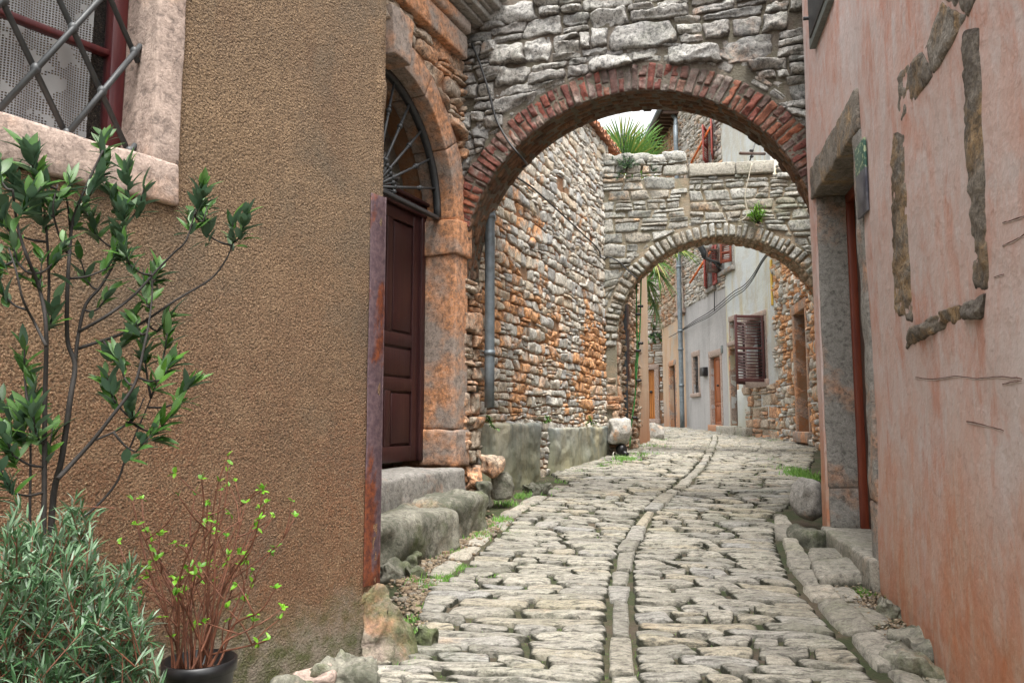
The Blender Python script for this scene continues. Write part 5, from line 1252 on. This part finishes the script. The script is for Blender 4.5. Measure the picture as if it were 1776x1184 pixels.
# --- end house
F5 = Wall((2.6, 26.8), (5.6, 25.7), 1); F5 = F5 if F5.n[1] < 0 else Wall((2.6, 26.8), (5.6, 25.7), -1)
f5 = thing('end_stone_house', 'stone house closing the view at the bend, with a bright orange plank door', 'house', F5.P(1.5, gz(26)))
h5 = door_hole(F5, 1121, 1135, 641, 726, d=.2)
m = MB(); wallgrid(m, F5, -2, F5.L+.5, -.2, 6.3, [h5], .4, thick=.4); prism(m, [(1, 27.8), (6.4, 26.1), (7, 31), (1, 32)], -.2, 6.3); m.build('wall', M['mortar_orange'], f5)
Q = layout(-2, F5.L+.5, .6, 6.3, (.16, .28), (.2, .42), seed=161); Q = push_holes(Q, [(h5[0]-.12, h5[1]+.16, 0, h5[3]+.2)])
m = MB(); stones(m, Q, F5.fmap(), H=.06, n=(7, 6), rough=.5, seed=162, edge=.2); m.build('rubble_facing', M['rubble_far'], f5)
surround(F5, h5, M['dressed_pale'], f5, 'door_surround', .15, .07, .16, .18, 60)
m = MB(); nb = 4
for k in range(nb):
    x0 = h5[0]+(h5[1]-h5[0])*k/nb; x1 = h5[0]+(h5[1]-h5[0])*(k+1)/nb; F5.box(m, x0+.004, x1-.004, h5[2], h5[3], -.12, -.07, r=.004)
d5 = m.build('door', M['wood_orange'], f5); m = MB(); ball(m, F5.P((h5[0]+h5[1])/2, h5[2]+.9, -.04), .05); m.build('handle', M['iron_dark'], d5)
F5.obj('doorstep', M['kerb'], f5, h5[0]-.2, h5[1]+.2, gz(26)-.1, h5[2]-.16, -.1, .5, r=.03, step=.1, amp=.02)

# ================================================================== CABLES, LAMPS
m = MB(); pts = [A1.P(*A1.pix(px, py, h), h) for px, py, h in [(818, 76, .07), (832, 110, .08), (848, 160, .08), (860, 205, .07), (880, 243, .09), (903, 272, .07)]]
pts += [A1.P(*A1.pix(912, 288, -.2), -.2), LW.P(*LW.pix(880, 295, .10), .10)]
pts += [LW.P(*LW.pix(px, py, h), h) for px, py, h in [(925, 327, .09), (975, 372, .09), (1015, 410, .09), (1038, 433, .08)]]
pts += [A2.P(*A2.pix(px, py, .07), .07) for px, py in [(1043, 452), (1056, 446), (1075, 455), (1090, 470), (1106, 484)]]
tube(m, smooth_path(pts), .009, 8); tag(m.build('black_cable', M['cable']), 'black cable looping over the brick archway and along the rubble wall', 'cable')
# festoon
st = thing('light_string', 'green cable with black lamp holders hanging inside the far archway', 'light string', at(1105, 484, 10.3))
m = MB()
c1 = [at(px, py, 10.45) for px, py in [(1104, 484), (1104, 540), (1105, 600), (1102, 640), (1103, 668), (1100, 700), (1096, 730), (1092, 776)]]
c2 = [at(px, py, 10.4) for px, py in [(1112, 484), (1111, 530), (1110, 570), (1107, 610), (1104, 650), (1104, 668)]]
tube(m, smooth_path(c1), .010, 7); tube(m, smooth_path(c2), .010, 7); m.build('cable', M['cable_green'], st)
for px, py in [(1109, 531), (1105, 545), (1109, 595), (1105, 608), (1106, 660), (1099, 724), (1106, 482)]:
    b_ = MB(); c_ = at(px, py, 10.38); ball(b_, c_, .026, 1, 1, .75); tube(b_, [c_, c_+np.array([.05, 0, 0])], .018, 8); b_.build('lamp_holder', M['black_plastic'], st)
# bundle of wires along the fronts
def fac(px, py, h=.12):
    for W_ in (F1, F2, F3):
        a, z = W_.pix(px, py, h)
        if -.05 <= a <= W_.L+.05: return W_.P(a, z, h)
for k, (dh_, off) in enumerate(((.10, 0), (.14, 2), (.18, 3.5))):
    m = MB(); P = [fac(px, py+off*(1 if k else 0)+(3*k*math.sin((px-1190)/150*3.1)), dh_) for px, py in [(1337, 432), (1322, 450), (1305, 478), (1290, 495), (1272, 506), (1252, 523), (1230, 541), (1205, 556), (1192, 565)]]
    P += [fac(px, py, dh_) for px, py in [(1175, 577), (1160, 585)]]
    P = [p for p in P if p is not None]
    tube(m, smooth_path(P), .010, 6); tag(m.build('overhead_wire', M['cable']), ['thick wire nearest the wall in the sagging bundle across the white and grey houses', 'middle sagging wire across the white and grey houses', 'lowest sagging wire of the bundle across the white and grey houses'][k], 'wire', 'wires along the house fronts')
m = MB(); tube(m, [F2.P(*F2.pix(1239, 505, .05), .05), F2.P(*F2.pix(1239, 540, .05), .05)], .012, 6); m.build('power_lead', M['cable'], f4)
F1.obj('yellow_conduit', M['yellow'], f2, 0, .001, 0, .001, 0, .001, r=0) if 0 else None
a_, z_ = F2.pix(1339, 460); F2.obj('yellow_conduit', M['yellow'], f2, max(.02, a_-.02), max(.02, a_-.02)+.08, F2.pix(1339, 530)[1], F2.pix(1339, 450)[1], 0, .03, r=.008)
# street lamp on a bracket
lm = thing('street_lamp', 'dark bracket lamp with small white bulb between the red shutters', 'lamp', F2.P(*F2.pix(1250, 458, .05), .05))
m = MB(); p0 = F2.P(*F2.pix(1250, 458, .02), .02); p1 = at(1221, 447, p0[1]-.6); tube(m, [p0, p1], .035, 8); tube(m, [p0+Z3*(-.15), (p0+p1)/2], .02, 6); m.build('bracket', M['iron'], lm)
m = MB(); tube(m, [p1, p1+Z3*.12, p1+np.array([-.1, 0, .32]), p1+np.array([-.12, 0, .42])], [.05, .07, .08, .1], 10); m.build('lamp_housing', M['iron_dark'], lm); m = MB(); ball(m, p1+np.array([.05, -.05, .28]), .07); m.build('bulb', M['lamp_white'], lm)
# wire bracket above the far archway
br = thing('wire_bracket', 'dark horizontal iron wire bracket standing out from the white house high up', 'bracket', fac(1322, 266, .1))
m = MB(); b0, b1 = fac(1326, 267, .05), at(1284, 266, 14.2); tube(m, [b0, b1], .03, 8); m.build('bar', M['wood_dark'], br)
m = MB(); bm_ = b0*.45+b1*.55; tube(m, [bm_+np.array([-.05, 0, -.18]), bm_+np.array([.07, 0, .2])], .015, 6); ball(m, bm_+Z3*.06, .045, 1, 1, .7); ball(m, bm_-Z3*.06, .04, 1, 1, .7); m.build('insulator', M['iron_dark'], br)
# rope hanging over the far archway
m = MB(); tube(m, smooth_path([A2.P(*A2.pix(px, py, .1), .1) for px, py in [(1304, 284), (1298, 310), (1292, 340), (1296, 365), (1292, 378), (1280, 384)]]), .007, 6); tag(m.build('hanging_rope', M['rope']), 'thin pale rope hanging down the face of the far archway', 'rope')
# ================================================================== PLANTS
def leaves(mb, P, D, U, L, W, nseg=4, bend=.25, fold=.25, tip=1.0, seed=0):
    """vectorised leaves: base P, direction D, up U, length L, width W"""
    P = np.asarray(P, float); D = np.asarray(D, float); U = np.asarray(U, float); K = len(P)
    D = D/(np.linalg.norm(D, axis=1, keepdims=True)+1e-9); S = np.cross(D, U); S /= np.linalg.norm(S, axis=1, keepdims=True)+1e-9; N = np.cross(S, D)
    L = np.broadcast_to(np.asarray(L, float), (K,)); W = np.broadcast_to(np.asarray(W, float), (K,))
    r = np.random.RandomState(seed); B = bend*r.uniform(.2, 1.4, K)
    t = np.linspace(0, 1, nseg+1); prof = np.sin(math.pi*np.clip(t**.85*.96+.03, 0, 1))**.8; prof[-1] = .02
    V = np.zeros((K, nseg+1, 3, 3))
    for i, tt in enumerate(t):
        c = P+D*(L*tt)[:, None]-N*(L*B*tt*tt)[:, None]
        w = (W*prof[i]/2)[:, None]
        V[:, i, 0] = c-S*w+N*w*fold; V[:, i, 1] = c; V[:, i, 2] = c+S*w+N*w*fold
    i, j = np.meshgrid(np.arange(nseg), np.arange(2), indexing='ij'); b = (i*3+j).ravel(); q = np.stack([b, b+1, b+4, b+3], 1)
    m = (nseg+1)*3; qq = (q[None]+(np.arange(K)*m)[:, None, None]).reshape(-1, 4)
    mb.add(V.reshape(-1, 3), qq, None, np.repeat(r.rand(K, 3), m, axis=0))
def rdir(r, K, base, spread):
    d = r.normal(size=(K, 3)); d /= np.linalg.norm(d, axis=1, keepdims=True); return np.asarray(base)+d*spread

# --- bay shrub
r = np.random.RandomState(17)
def YB(px): return 1.52+.0008*px
def sp_(pts, dy=0): return np.array([at(px, py, YB(px)+dy+.02*math.sin(px*.07+py*.03)) for px, py in pts])
stems = [([(84, 1190), (90, 890), (108, 790), (122, 690), (130, 633), (117, 589), (117, 501), (122, 420), (126, 385), (140, 345), (160, 300), (178, 262)], .011, .003, 0),
 ([(130, 633), (136, 580), (149, 528), (176, 495), (203, 444), (214, 390), (226, 350)], .007, .0025, .03),
 ([(137, 575), (189, 545), (233, 511), (270, 471), (300, 440), (321, 420), (332, 390), (345, 345)], .006, .0022, -.03),
 ([(136, 604), (203, 582), (243, 562), (304, 521), (365, 484), (392, 450), (405, 420), (419, 392)], .006, .002, .02),
 ([(70, 1190), (76, 900), (78, 700), (80, 570), (68, 500), (45, 440), (30, 390), (22, 330)], .009, .003, -.05),
 ([(80, 600), (60, 560), (40, 520), (28, 470), (15, 430)], .005, .002, -.08), ([(80, 590), (85, 500), (82, 420), (75, 350), (62, 290)], .006, .002, .04),
 ([(100, 830), (128, 800), (160, 765), (189, 728), (233, 667), (250, 600), (258, 562), (264, 508), (262, 470)], .008, .002, -.06),
 ([(160, 765), (205, 745), (235, 720), (250, 690)], .004, .002, -.02), ([(140, 900), (175, 870), (203, 835), (216, 800), (228, 770), (245, 730), (262, 690)], .005, .002, .05),
 ([(50, 1190), (52, 900), (53, 800), (52, 740), (48, 700)], .005, .002, .03), ([(117, 440), (100, 400), (92, 360), (100, 320)], .004, .002, 0), ([(122, 400), (118, 360), (112, 330)], .004, .002, .02)]
bay = thing('bay_shrub', 'tall leafy dark green bay shrub in front of the brown roughcast wall', 'shrub', (stems and sp_([(84, 1180)])[0][0], sp_([(84, 1180)])[0][1], gz(1.6)))
m = MB(); SP_ = []
for pts, r0, r1, dy in stems:
    P = smooth_path(sp_(pts, dy), 5); tube(m, P, np.linspace(r0*.62, r1*.7, len(P)), 8); SP_.append(P)
    if pts[0][1] > 1100:
        tube(m, [P[0], np.array([P[0][0], P[0][1], gz(1.6)-.02])], r0*1.05, 8)
ALLS = np.concatenate(SP_)
cl = [(60, 285, 14), (30, 320, 16), (15, 385, 16), (70, 370, 14), (110, 320, 12), (85, 345, 10), (45, 345, 12), (178, 250, 10), (172, 300, 10), (150, 335, 12), (132, 370, 10), (200, 350, 9), (222, 315, 8), (165, 392, 8),
      (212, 385, 9), (242, 345, 6), (345, 345, 13), (330, 378, 9), (356, 390, 9), (352, 370, 8), (420, 388, 12), (404, 402, 6), (205, 425, 11), (185, 452, 9), (225, 445, 8), (265, 478, 12), (255, 515, 9), (272, 560, 8), (202, 600, 8), (215, 640, 6),
      (252, 615, 10), (278, 645, 12), (312, 683, 9), (285, 600, 6), (195, 675, 8), (230, 712, 10), (272, 735, 8), (235, 770, 7), (55, 690, 12), (40, 745, 12), (62, 735, 10), (22, 775, 12), (30, 440, 8), (95, 440, 7), (8, 500, 6), (42, 622, 6), (88, 545, 6), (240, 560, 7), (2, 300, 9), (2, 440, 8), (85, 770, 6), (20, 840, 8), (70, 470, 6), (150, 470, 4), (172, 520, 4), (10, 700, 8)]
lm_ = MB()
for k, (px, py, n) in enumerate(cl):
    c = at(px, py+14, YB(px)+r.uniform(-.07, .07)); dd = np.linalg.norm(ALLS-c, axis=1)+.35*np.maximum(0, ALLS[:, 2]-c[2]+.03); s0 = ALLS[np.argmin(dd)]
    ax = c-s0; L_ = np.linalg.norm(ax)+1e-6
    if L_ > .02: tube(m, smooth_path([s0, (s0+c)/2+np.array([0, 0, -.006]), c], 3), [.0028]*3+[.0022]*3+[.0018], 6)
    tw = ax/L_*.5+np.array([0, 0, .8]); tw /= np.linalg.norm(tw)
    top = c+tw*.05; tube(m, [c, top], [.002, .0012], 5)
    n = int(n*2.3); t = r.rand(n); P = c[None]-tw*.03+tw*(t*.08)[:, None]
    D = rdir(r, n, tw*.75, .85)+tw*(t*.9)[:, None]
    U = rdir(r, n, (0, -.25, 1), .45)
    leaves(lm_, P, D, U, r.uniform(.028, .066, n), r.uniform(.010, .020, n), 5, .22, .25, seed=200+k)
m.build('stem', M['bark_dark'], bay); lm_.build('foliage', M['leaf_bay'], bay)

# --- lavender
lav = thing('lavender_bush', 'bushy silver green lavender filling the bottom corner below the bay shrub', 'shrub', (at(100, 1184, 1.35)[0], 1.35, gz(1.4)))
m = MB(); lm_ = MB(); r = np.random.RandomState(23); base = np.array([at(80, 1184, 1.42)[0], 1.42, gz(1.4)])
P_, D_, U_, L_, W_l = [], [], [], [], []
for k in range(640):
    th = r.uniform(0, 2*math.pi); ph = math.acos(r.uniform(.05, 1)); rr = r.uniform(.62, 1.0)
    px = 75+rr*205*math.sin(ph)*math.cos(th)+0; py = 1215-rr*335*math.cos(ph)*(1+.12*math.sin(px*.06)); Y = 1.42+.26*math.sin(ph)*math.sin(th)*rr-.05
    if py > 1235: continue
    tp = at(px, py, Y); dv = tp-base; dv /= np.linalg.norm(dv); dv = dv+np.array([0, 0, .05])+r.normal(size=3)*.42; dv /= np.linalg.norm(dv)
    st_ = tp-dv*r.uniform(.06, .10)
    if k % 3 == 0: tube(m, smooth_path([base+np.array([r.normal()*.03, r.normal()*.03, .12]), (base+st_)/2+r.normal(size=3)*.02, st_], 3), [.0026]*6+[.0015], 5, cap=False)
    tube(m, [st_, tp], [.0014, .0009], 5, cap=False)
    n = r.randint(16, 26); t = r.rand(n)**.8
    P_.append(st_[None]+(tp-st_)[None]*t[:, None]); D_.append(rdir(r, n, dv*.75, .8)+dv*(t*.7)[:, None]); U_.append(rdir(r, n, (0, 0, 1), .5)); L_.append(r.uniform(.018, .038, n)); W_l.append(r.uniform(.0028, .0045, n))
leaves(lm_, np.concatenate(P_), np.concatenate(D_), np.concatenate(U_), np.concatenate(L_), np.concatenate(W_l), 3, .25, .15, seed=301)
m.build('stem', M['bark_red'], lav); lm_.build('foliage', M['leaf_lav'], lav)

# --- black pot with the budding bare shrub
pc_ = at(345, 1178, 1.95); rimz = at(345, 1142, 1.95)[2]; Rp = .082
pot = thing('plant_pot', 'round black plastic plant pot half hidden under reddish bare stems', 'plant pot', (pc_[0], 1.95, gz(1.95)))
m = MB(); prof_ = [(Rp*.72, gz(1.95)), (Rp*.97, rimz-.03), (Rp*.99, rimz-.028), (Rp*1.05, rimz-.026), (Rp*1.06, rimz), (Rp*.99, rimz+.001), (Rp*.95, rimz-.05), (.001, rimz-.055)]
n_ = 40; a = np.arange(n_)/n_*2*math.pi; V = np.concatenate([np.stack([pc_[0]+rr*np.cos(a), 1.95+rr*np.sin(a), np.full(n_, zz)], 1) for rr, zz in prof_]); q = []
for i in range(len(prof_)-1):
    for k in range(n_): q.append((i*n_+k, i*n_+(k+1) % n_, (i+1)*n_+(k+1) % n_, (i+1)*n_+k))
m.add(V, q); m.build('pot_body', M['black_plastic'], pot)
m = MB(); a = np.linspace(0, 2*math.pi, 25)[:-1]; m.add(np.vstack([np.stack([pc_[0]+.075*np.cos(a), 1.95+.075*np.sin(a), np.full(24, rimz-.035)], 1), [[pc_[0], 1.95, rimz-.03]]]), None, [(k, (k+1) % 24, 24) for k in range(24)]); m.build('soil', M['soil'], pot)
hy = thing('budding_shrub', 'sparse shrub of red brown stems with fresh green buds in the black pot', 'shrub', (pc_[0], 1.95, rimz-.03))
m = MB(); lm_ = MB(); r = np.random.RandomState(31)
tips = [(340, 852), (395, 800), (408, 835), (426, 872), (456, 852), (512, 896), (470, 958), (440, 905), (384, 850), (246, 865), (230, 868), (281, 925), (322, 948), (352, 905), (360, 870), (395, 930), (430, 980), (478, 1020), (440, 1065), (300, 1000), (262, 940), (205, 940), (240, 910), (375, 985), (405, 1010), (350, 830), (468, 1108), (310, 1040), (280, 1070), (395, 790), (335, 985), (450, 900)]
P_, D_, U_ = [], [], []
for k, (px, py) in enumerate(tips):
    b0 = np.array([pc_[0]+r.uniform(-.06, .03), 1.95+r.uniform(-.05, .05), rimz-.04]); Y = 1.95+r.uniform(-.12, .18); tp = at(px, py, Y)
    mid = b0*.55+tp*.45+np.array([(tp[0]-b0[0])*-.12, 0, .02])+r.normal(size=3)*.012; m2 = b0*.2+tp*.8+r.normal(size=3)*.01
    P = smooth_path([b0, (b0+mid)/2+r.normal(size=3)*.006, mid, m2, tp], 4); rad = r.uniform(.0020, .0038)
    tube(m, P, np.linspace(rad, .0016, len(P)), 6, c=r.rand(3))
    for q_ in range(r.randint(1, 4)):
        i_ = r.randint(7, len(P)-2); e = P[i_]+np.array([r.uniform(-.07, .09), r.normal()*.03, r.uniform(.03, .10)]); tube(m, smooth_path([P[i_], (P[i_]+e)/2+r.normal(size=3)*.006, e], 3), np.linspace(.0022, .0012, 7), 5)
        if r.rand() < .7: P_.append(e)
    P_.append(tp)
    if r.rand() < .6: P_.append(P[r.randint(9, len(P)-1)])
for e in P_:
    n = r.randint(2, 6); D_ = rdir(r, n, (0, 0, .5), .8); leaves(lm_, np.tile(e, (n, 1)), D_, rdir(r, n, (0, -.3, 1), .4), r.uniform(.010, .022, n), r.uniform(.006, .012, n), 4, .2, .3, seed=r.randint(9999))
m.build('stem', M['bark_red'], hy); lm_.build('foliage', M['leaf_bright'], hy)

# --- fan palm
r = np.random.RandomState(41); pcn = np.array([2.28, 15.3, E+3.75])
pm = thing('fan_palm', 'green fan palm rising above the wall behind the far stone archway', 'palm tree', (pcn[0]-.1, pcn[1]+.1, gz(15)))
m = MB(); Pt = smooth_path([(pcn[0]-.1, pcn[1]+.1, gz(15)-.05), (pcn[0]-.12, pcn[1]+.1, 2.2), pcn-Z3*.1], 6); tube(m, Pt, .11+.012*np.sin(np.arange(len(Pt))*2.2), 12); m.build('trunk', M['bark_dark'], pm)
m = MB()
aim = [at(1078, 232, 15.1), at(1112, 232, 15.6), at(1062, 240, 15.6), at(1125, 262, 14.9), at(1108, 275, 15), at(1145, 478, 14.8), at(1128, 500, 15), at(1140, 540, 15.1), at(1090, 260, 14.6), at(1135, 450, 14.6), at(1150, 350, 15)]
dirs = [(p-pcn) for p in aim]+[np.array([math.cos(a_)*math.cos(e_), math.sin(a_)*math.cos(e_), math.sin(e_)])*1.15 for a_, e_ in zip(r.uniform(0, 6.28, 20), r.uniform(-.5, 1.2, 20))]
for k, dv in enumerate(dirs):
    L_ = np.linalg.norm(dv); u = dv/L_; hub = pcn+dv*.86
    tube(m, smooth_path([pcn, pcn+dv*.5+Z3*.06, hub], 4), np.linspace(.018, .009, 9), 6, c=(.1, .5, .5))
    sd = np.cross(u, Z3); sd /= np.linalg.norm(sd)+1e-9; nn = np.cross(sd, u); n = 34; ang = np.linspace(-1.95, 1.95, n)+r.normal(size=n)*.02
    D = u[None]*np.cos(ang)[:, None]+sd[None]*np.sin(ang)[:, None]+nn[None]*.12*np.cos(np.arange(n)*math.pi)[:, None]*0+nn[None]*r.normal(size=(n, 1))*.05
    fl = .72*(1-.22*np.abs(ang)/1.95)*r.uniform(.9, 1.06, n)
    leaves(m, np.tile(hub, (n, 1)), D, np.tile(nn, (n, 1)), fl, .036, 6, .16+.14*r.rand(), .5, seed=500+k)
m.build('crown', M['leaf_palm'], pm)

# --- weeds in walls and grass
def weed(label, c, R_, n, ll, seed, up=.6, name='wall_weed', w=.25, mat='leaf_bay', group=None, stems_=9):
    r = np.random.RandomState(seed); t = thing(name, label, 'weed', c, group); m = MB(); lm = MB()
    for k in range(stems_):
        d = rdir(r, 1, (0, -.3, up), .8)[0]; d /= np.linalg.norm(d); e = np.asarray(c)+d*R_*r.uniform(.6, 1); P = smooth_path([c, (np.asarray(c)+e)/2+r.normal(size=3)*R_*.06, e], 4); tube(m, P, np.linspace(.006, .003, len(P)), 5)
        nn = n//stems_; tt_ = r.rand(nn)*.85+.15; pp = np.stack([np.interp(tt_*(len(P)-1), np.arange(len(P)), P[:, q]) for q in range(3)], 1)
        leaves(lm, pp, rdir(r, nn, d*.6, .8), rdir(r, nn, (0, 0, 1), .5), r.uniform(.6, 1.1, nn)*ll, r.uniform(.7, 1.1, nn)*ll*w, 3, .3, .2, seed=seed+k)
    m.build('stem', M['bark_dark'], t); lm.build('foliage', M[mat], t)
weed('dark green weed bush growing from the left end of the far archway top', A2.P(*A2.pix(1086, 292, .08), .08), .26, 420, .055, 61, .5, mat='leaf_bay', stems_=14)
weed('thin sprig of weed standing up above the left part of the far archway', A2.P(*A2.pix(1082, 275, -.1), -.1), .42, 90, .05, 62, 1.2, stems_=5)
weed('fresh green weed bush growing just above the crown of the far arch', A2.P(*A2.pix(1316, 388, .09), .09), .28, 380, .06, 63, 1.0, mat='leaf_bright', w=.2, stems_=13)
weed('small weed sprouting near the middle of the far archway top', A2.P(*A2.pix(1131, 296, .09), .09), .12, 90, .03, 64, .4, mat='leaf_bay', stems_=6)
weed('creeper sprig on the stone wall above the orange door', F5.P(*F5.pix(1133, 575, .1), .1), .55, 160, .12, 65, -.3, w=.6, stems_=7)
for k, (px, py, s_) in enumerate([(852, 728, .05), (1033, 726, .06), (1056, 735, .06), (1070, 738, .07), (862, 718, .05)]):
    pass
for k, (px, py, lab) in enumerate([(851, 733, 'tiny fern in the wall behind the foot of the drainpipe'), (950, 731, 'small green tuft at the top of the grey plinth, middle of the rubble wall'), (1024, 731, 'small green tuft at the far top edge of the grey plinth')]):
    weed(lab, LW.P(*LW.pix(px, py, .10), .10), .09, 90, .03, 70+k, .2, mat='grass', w=.4, stems_=6)
gm_ = MB(); r = np.random.RandomState(51)
def tuft(px, py, n, spread, L0, lean=.5):
    g = G(px, py); P = np.stack([g[0]+r.normal(size=n)*spread, g[1]+r.normal(size=n)*spread*1.3, np.zeros(n)], 1); P[:, 2] = gz(P[:, 1])-.012
    leaves(gm_, P, rdir(r, n, (0, 0, 1), lean), rdir(r, n, (0, -1, .3), .5), L0*r.uniform(.5, 1.2, n), L0*.085*r.uniform(.6, 1.4, n)+.0012, 3, .5, .2, seed=r.randint(9999))
for px, py, n, s_, L0 in [(1088, 800, 260, .07, .075), (1075, 795, 120, .05, .06), (1060, 806, 160, .07, .05), (1040, 812, 160, .09, .045), (1010, 822, 160, .09, .045), (985, 836, 120, .07, .04), (960, 850, 140, .06, .04), (930, 858, 160, .05, .05), (905, 862, 120, .04, .05),
      (880, 876, 140, .05, .05), (868, 905, 160, .035, .05), (848, 915, 140, .04, .04), (832, 930, 160, .04, .045), (790, 935, 160, .04, .05), (770, 955, 220, .045, .045), (745, 962, 220, .05, .04), (720, 1010, 60, .03, .04), (800, 985, 160, .035, .03), (770, 1003, 200, .035, .03), (745, 1018, 160, .03, .03), (735, 830, 5, .02, .02),
      (1385, 825, 260, .06, .09), (1405, 832, 240, .05, .08), (1368, 815, 120, .08, .06), (1350, 800, 70, .1, .05), (1400, 845, 80, .03, .05), (1500, 1030, 90, .03, .035), (1548, 1045, 60, .02, .03), (1560, 1120, 40, .02, .03), (1585, 1085, 50, .02, .03), (1300, 758, 60, .15, .06), (1340, 765, 80, .15, .06), (1230, 748, 50, .3, .06), (1130, 776, 120, .15, .08), (1120, 790, 100, .1, .07), (1150, 764, 60, .15, .06),
      (700, 1165, 90, .03, .03), (600, 1165, 120, .05, .025), (560, 1150, 120, .05, .02), (640, 1140, 60, .03, .025), (720, 1100, 40, .02, .035), (735, 1055, 90, .02, .03), (718, 1075, 60, .02, .03), (860, 1000, 50, .03, .025), (1060, 1030, 40, .02, .02), (940, 890, 60, .03, .03), (915, 905, 60, .03, .03), (890, 925, 60, .03, .03), (1040, 1100, 25, .02, .02), (1480, 940, 40, .03, .03)]:
    tuft(px, py, n, s_, L0)
# green seams scattered through the paving
for k in range(700):
    px = r.uniform(720, 1560); py = r.uniform(765, 1180)
    g = G(px, py)
    if not (xs_at(LBs_, g[1]+.13*g[0]) < g[0] < xs_at(RBs_, g[1]+.13*g[0])): continue
    tuft(px, py, 14, .012+.02*r.rand(), .016)
tag(gm_.build('grass', M['grass']), 'short grass and moss along the wall feet and in the paving joints', 'grass', kind='stuff')
# ================================================================== CAMERA, LIGHT
cam = bpy.data.cameras.new('camera'); cam.sensor_width = 36; cam.lens = 36*F/1776; cam.clip_end = 500; cam.clip_start = .05
co = bpy.data.objects.new('camera', cam); COL.objects.link(co); co.location = (0, 0, E); co.rotation_euler = (math.radians(96), 0, 0); SC.camera = co
w = bpy.data.worlds.new('World'); SC.world = w; w.use_nodes = True; t = w.node_tree; t.nodes.clear()
o = t.nodes.new('ShaderNodeOutputWorld'); bg = t.nodes.new('ShaderNodeBackground'); sk = t.nodes.new('ShaderNodeTexSky'); sk.sky_type = 'NISHITA'; sk.sun_disc = False
EL, AZ = math.radians(70), math.radians(SUNAZ)
sk.sun_elevation = EL; sk.sun_rotation = AZ; sk.air_density = 1.5; sk.dust_density = 5; sk.ozone_density = 1
hs = t.nodes.new('ShaderNodeHueSaturation'); hs.inputs['Saturation'].default_value = .05; hs.inputs['Value'].default_value = 1.35
t.links.new(sk.outputs[0], hs.inputs['Color']); t.links.new(hs.outputs[0], bg.inputs[0]); bg.inputs[1].default_value = .125; t.links.new(bg.outputs[0], o.inputs[0])
sl = bpy.data.lights.new('sun', 'SUN'); sl.energy = 1.5; sl.angle = math.radians(22); sl.color = (1, .96, .9)
so = bpy.data.objects.new('sun', sl); COL.objects.link(so)
# sky sun_rotation is measured clockwise from +Y; put the lamp in the same direction
from mathutils import Vector
sd = Vector((math.sin(AZ)*math.cos(EL), math.cos(AZ)*math.cos(EL), math.sin(EL)))
so.rotation_euler = sd.to_track_quat('Z', 'Y').to_euler(); so.location = (0, 0, 12)
SC.view_settings.view_transform = 'Standard'; SC.view_settings.look = 'None'; SC.view_settings.exposure = EXPO; SC.view_settings.gamma = 1
SC.cycles.max_bounces = 8; SC.cycles.diffuse_bounces = 2; SC.cycles.transparent_max_bounces = 12
SC.cycles.use_denoising = True
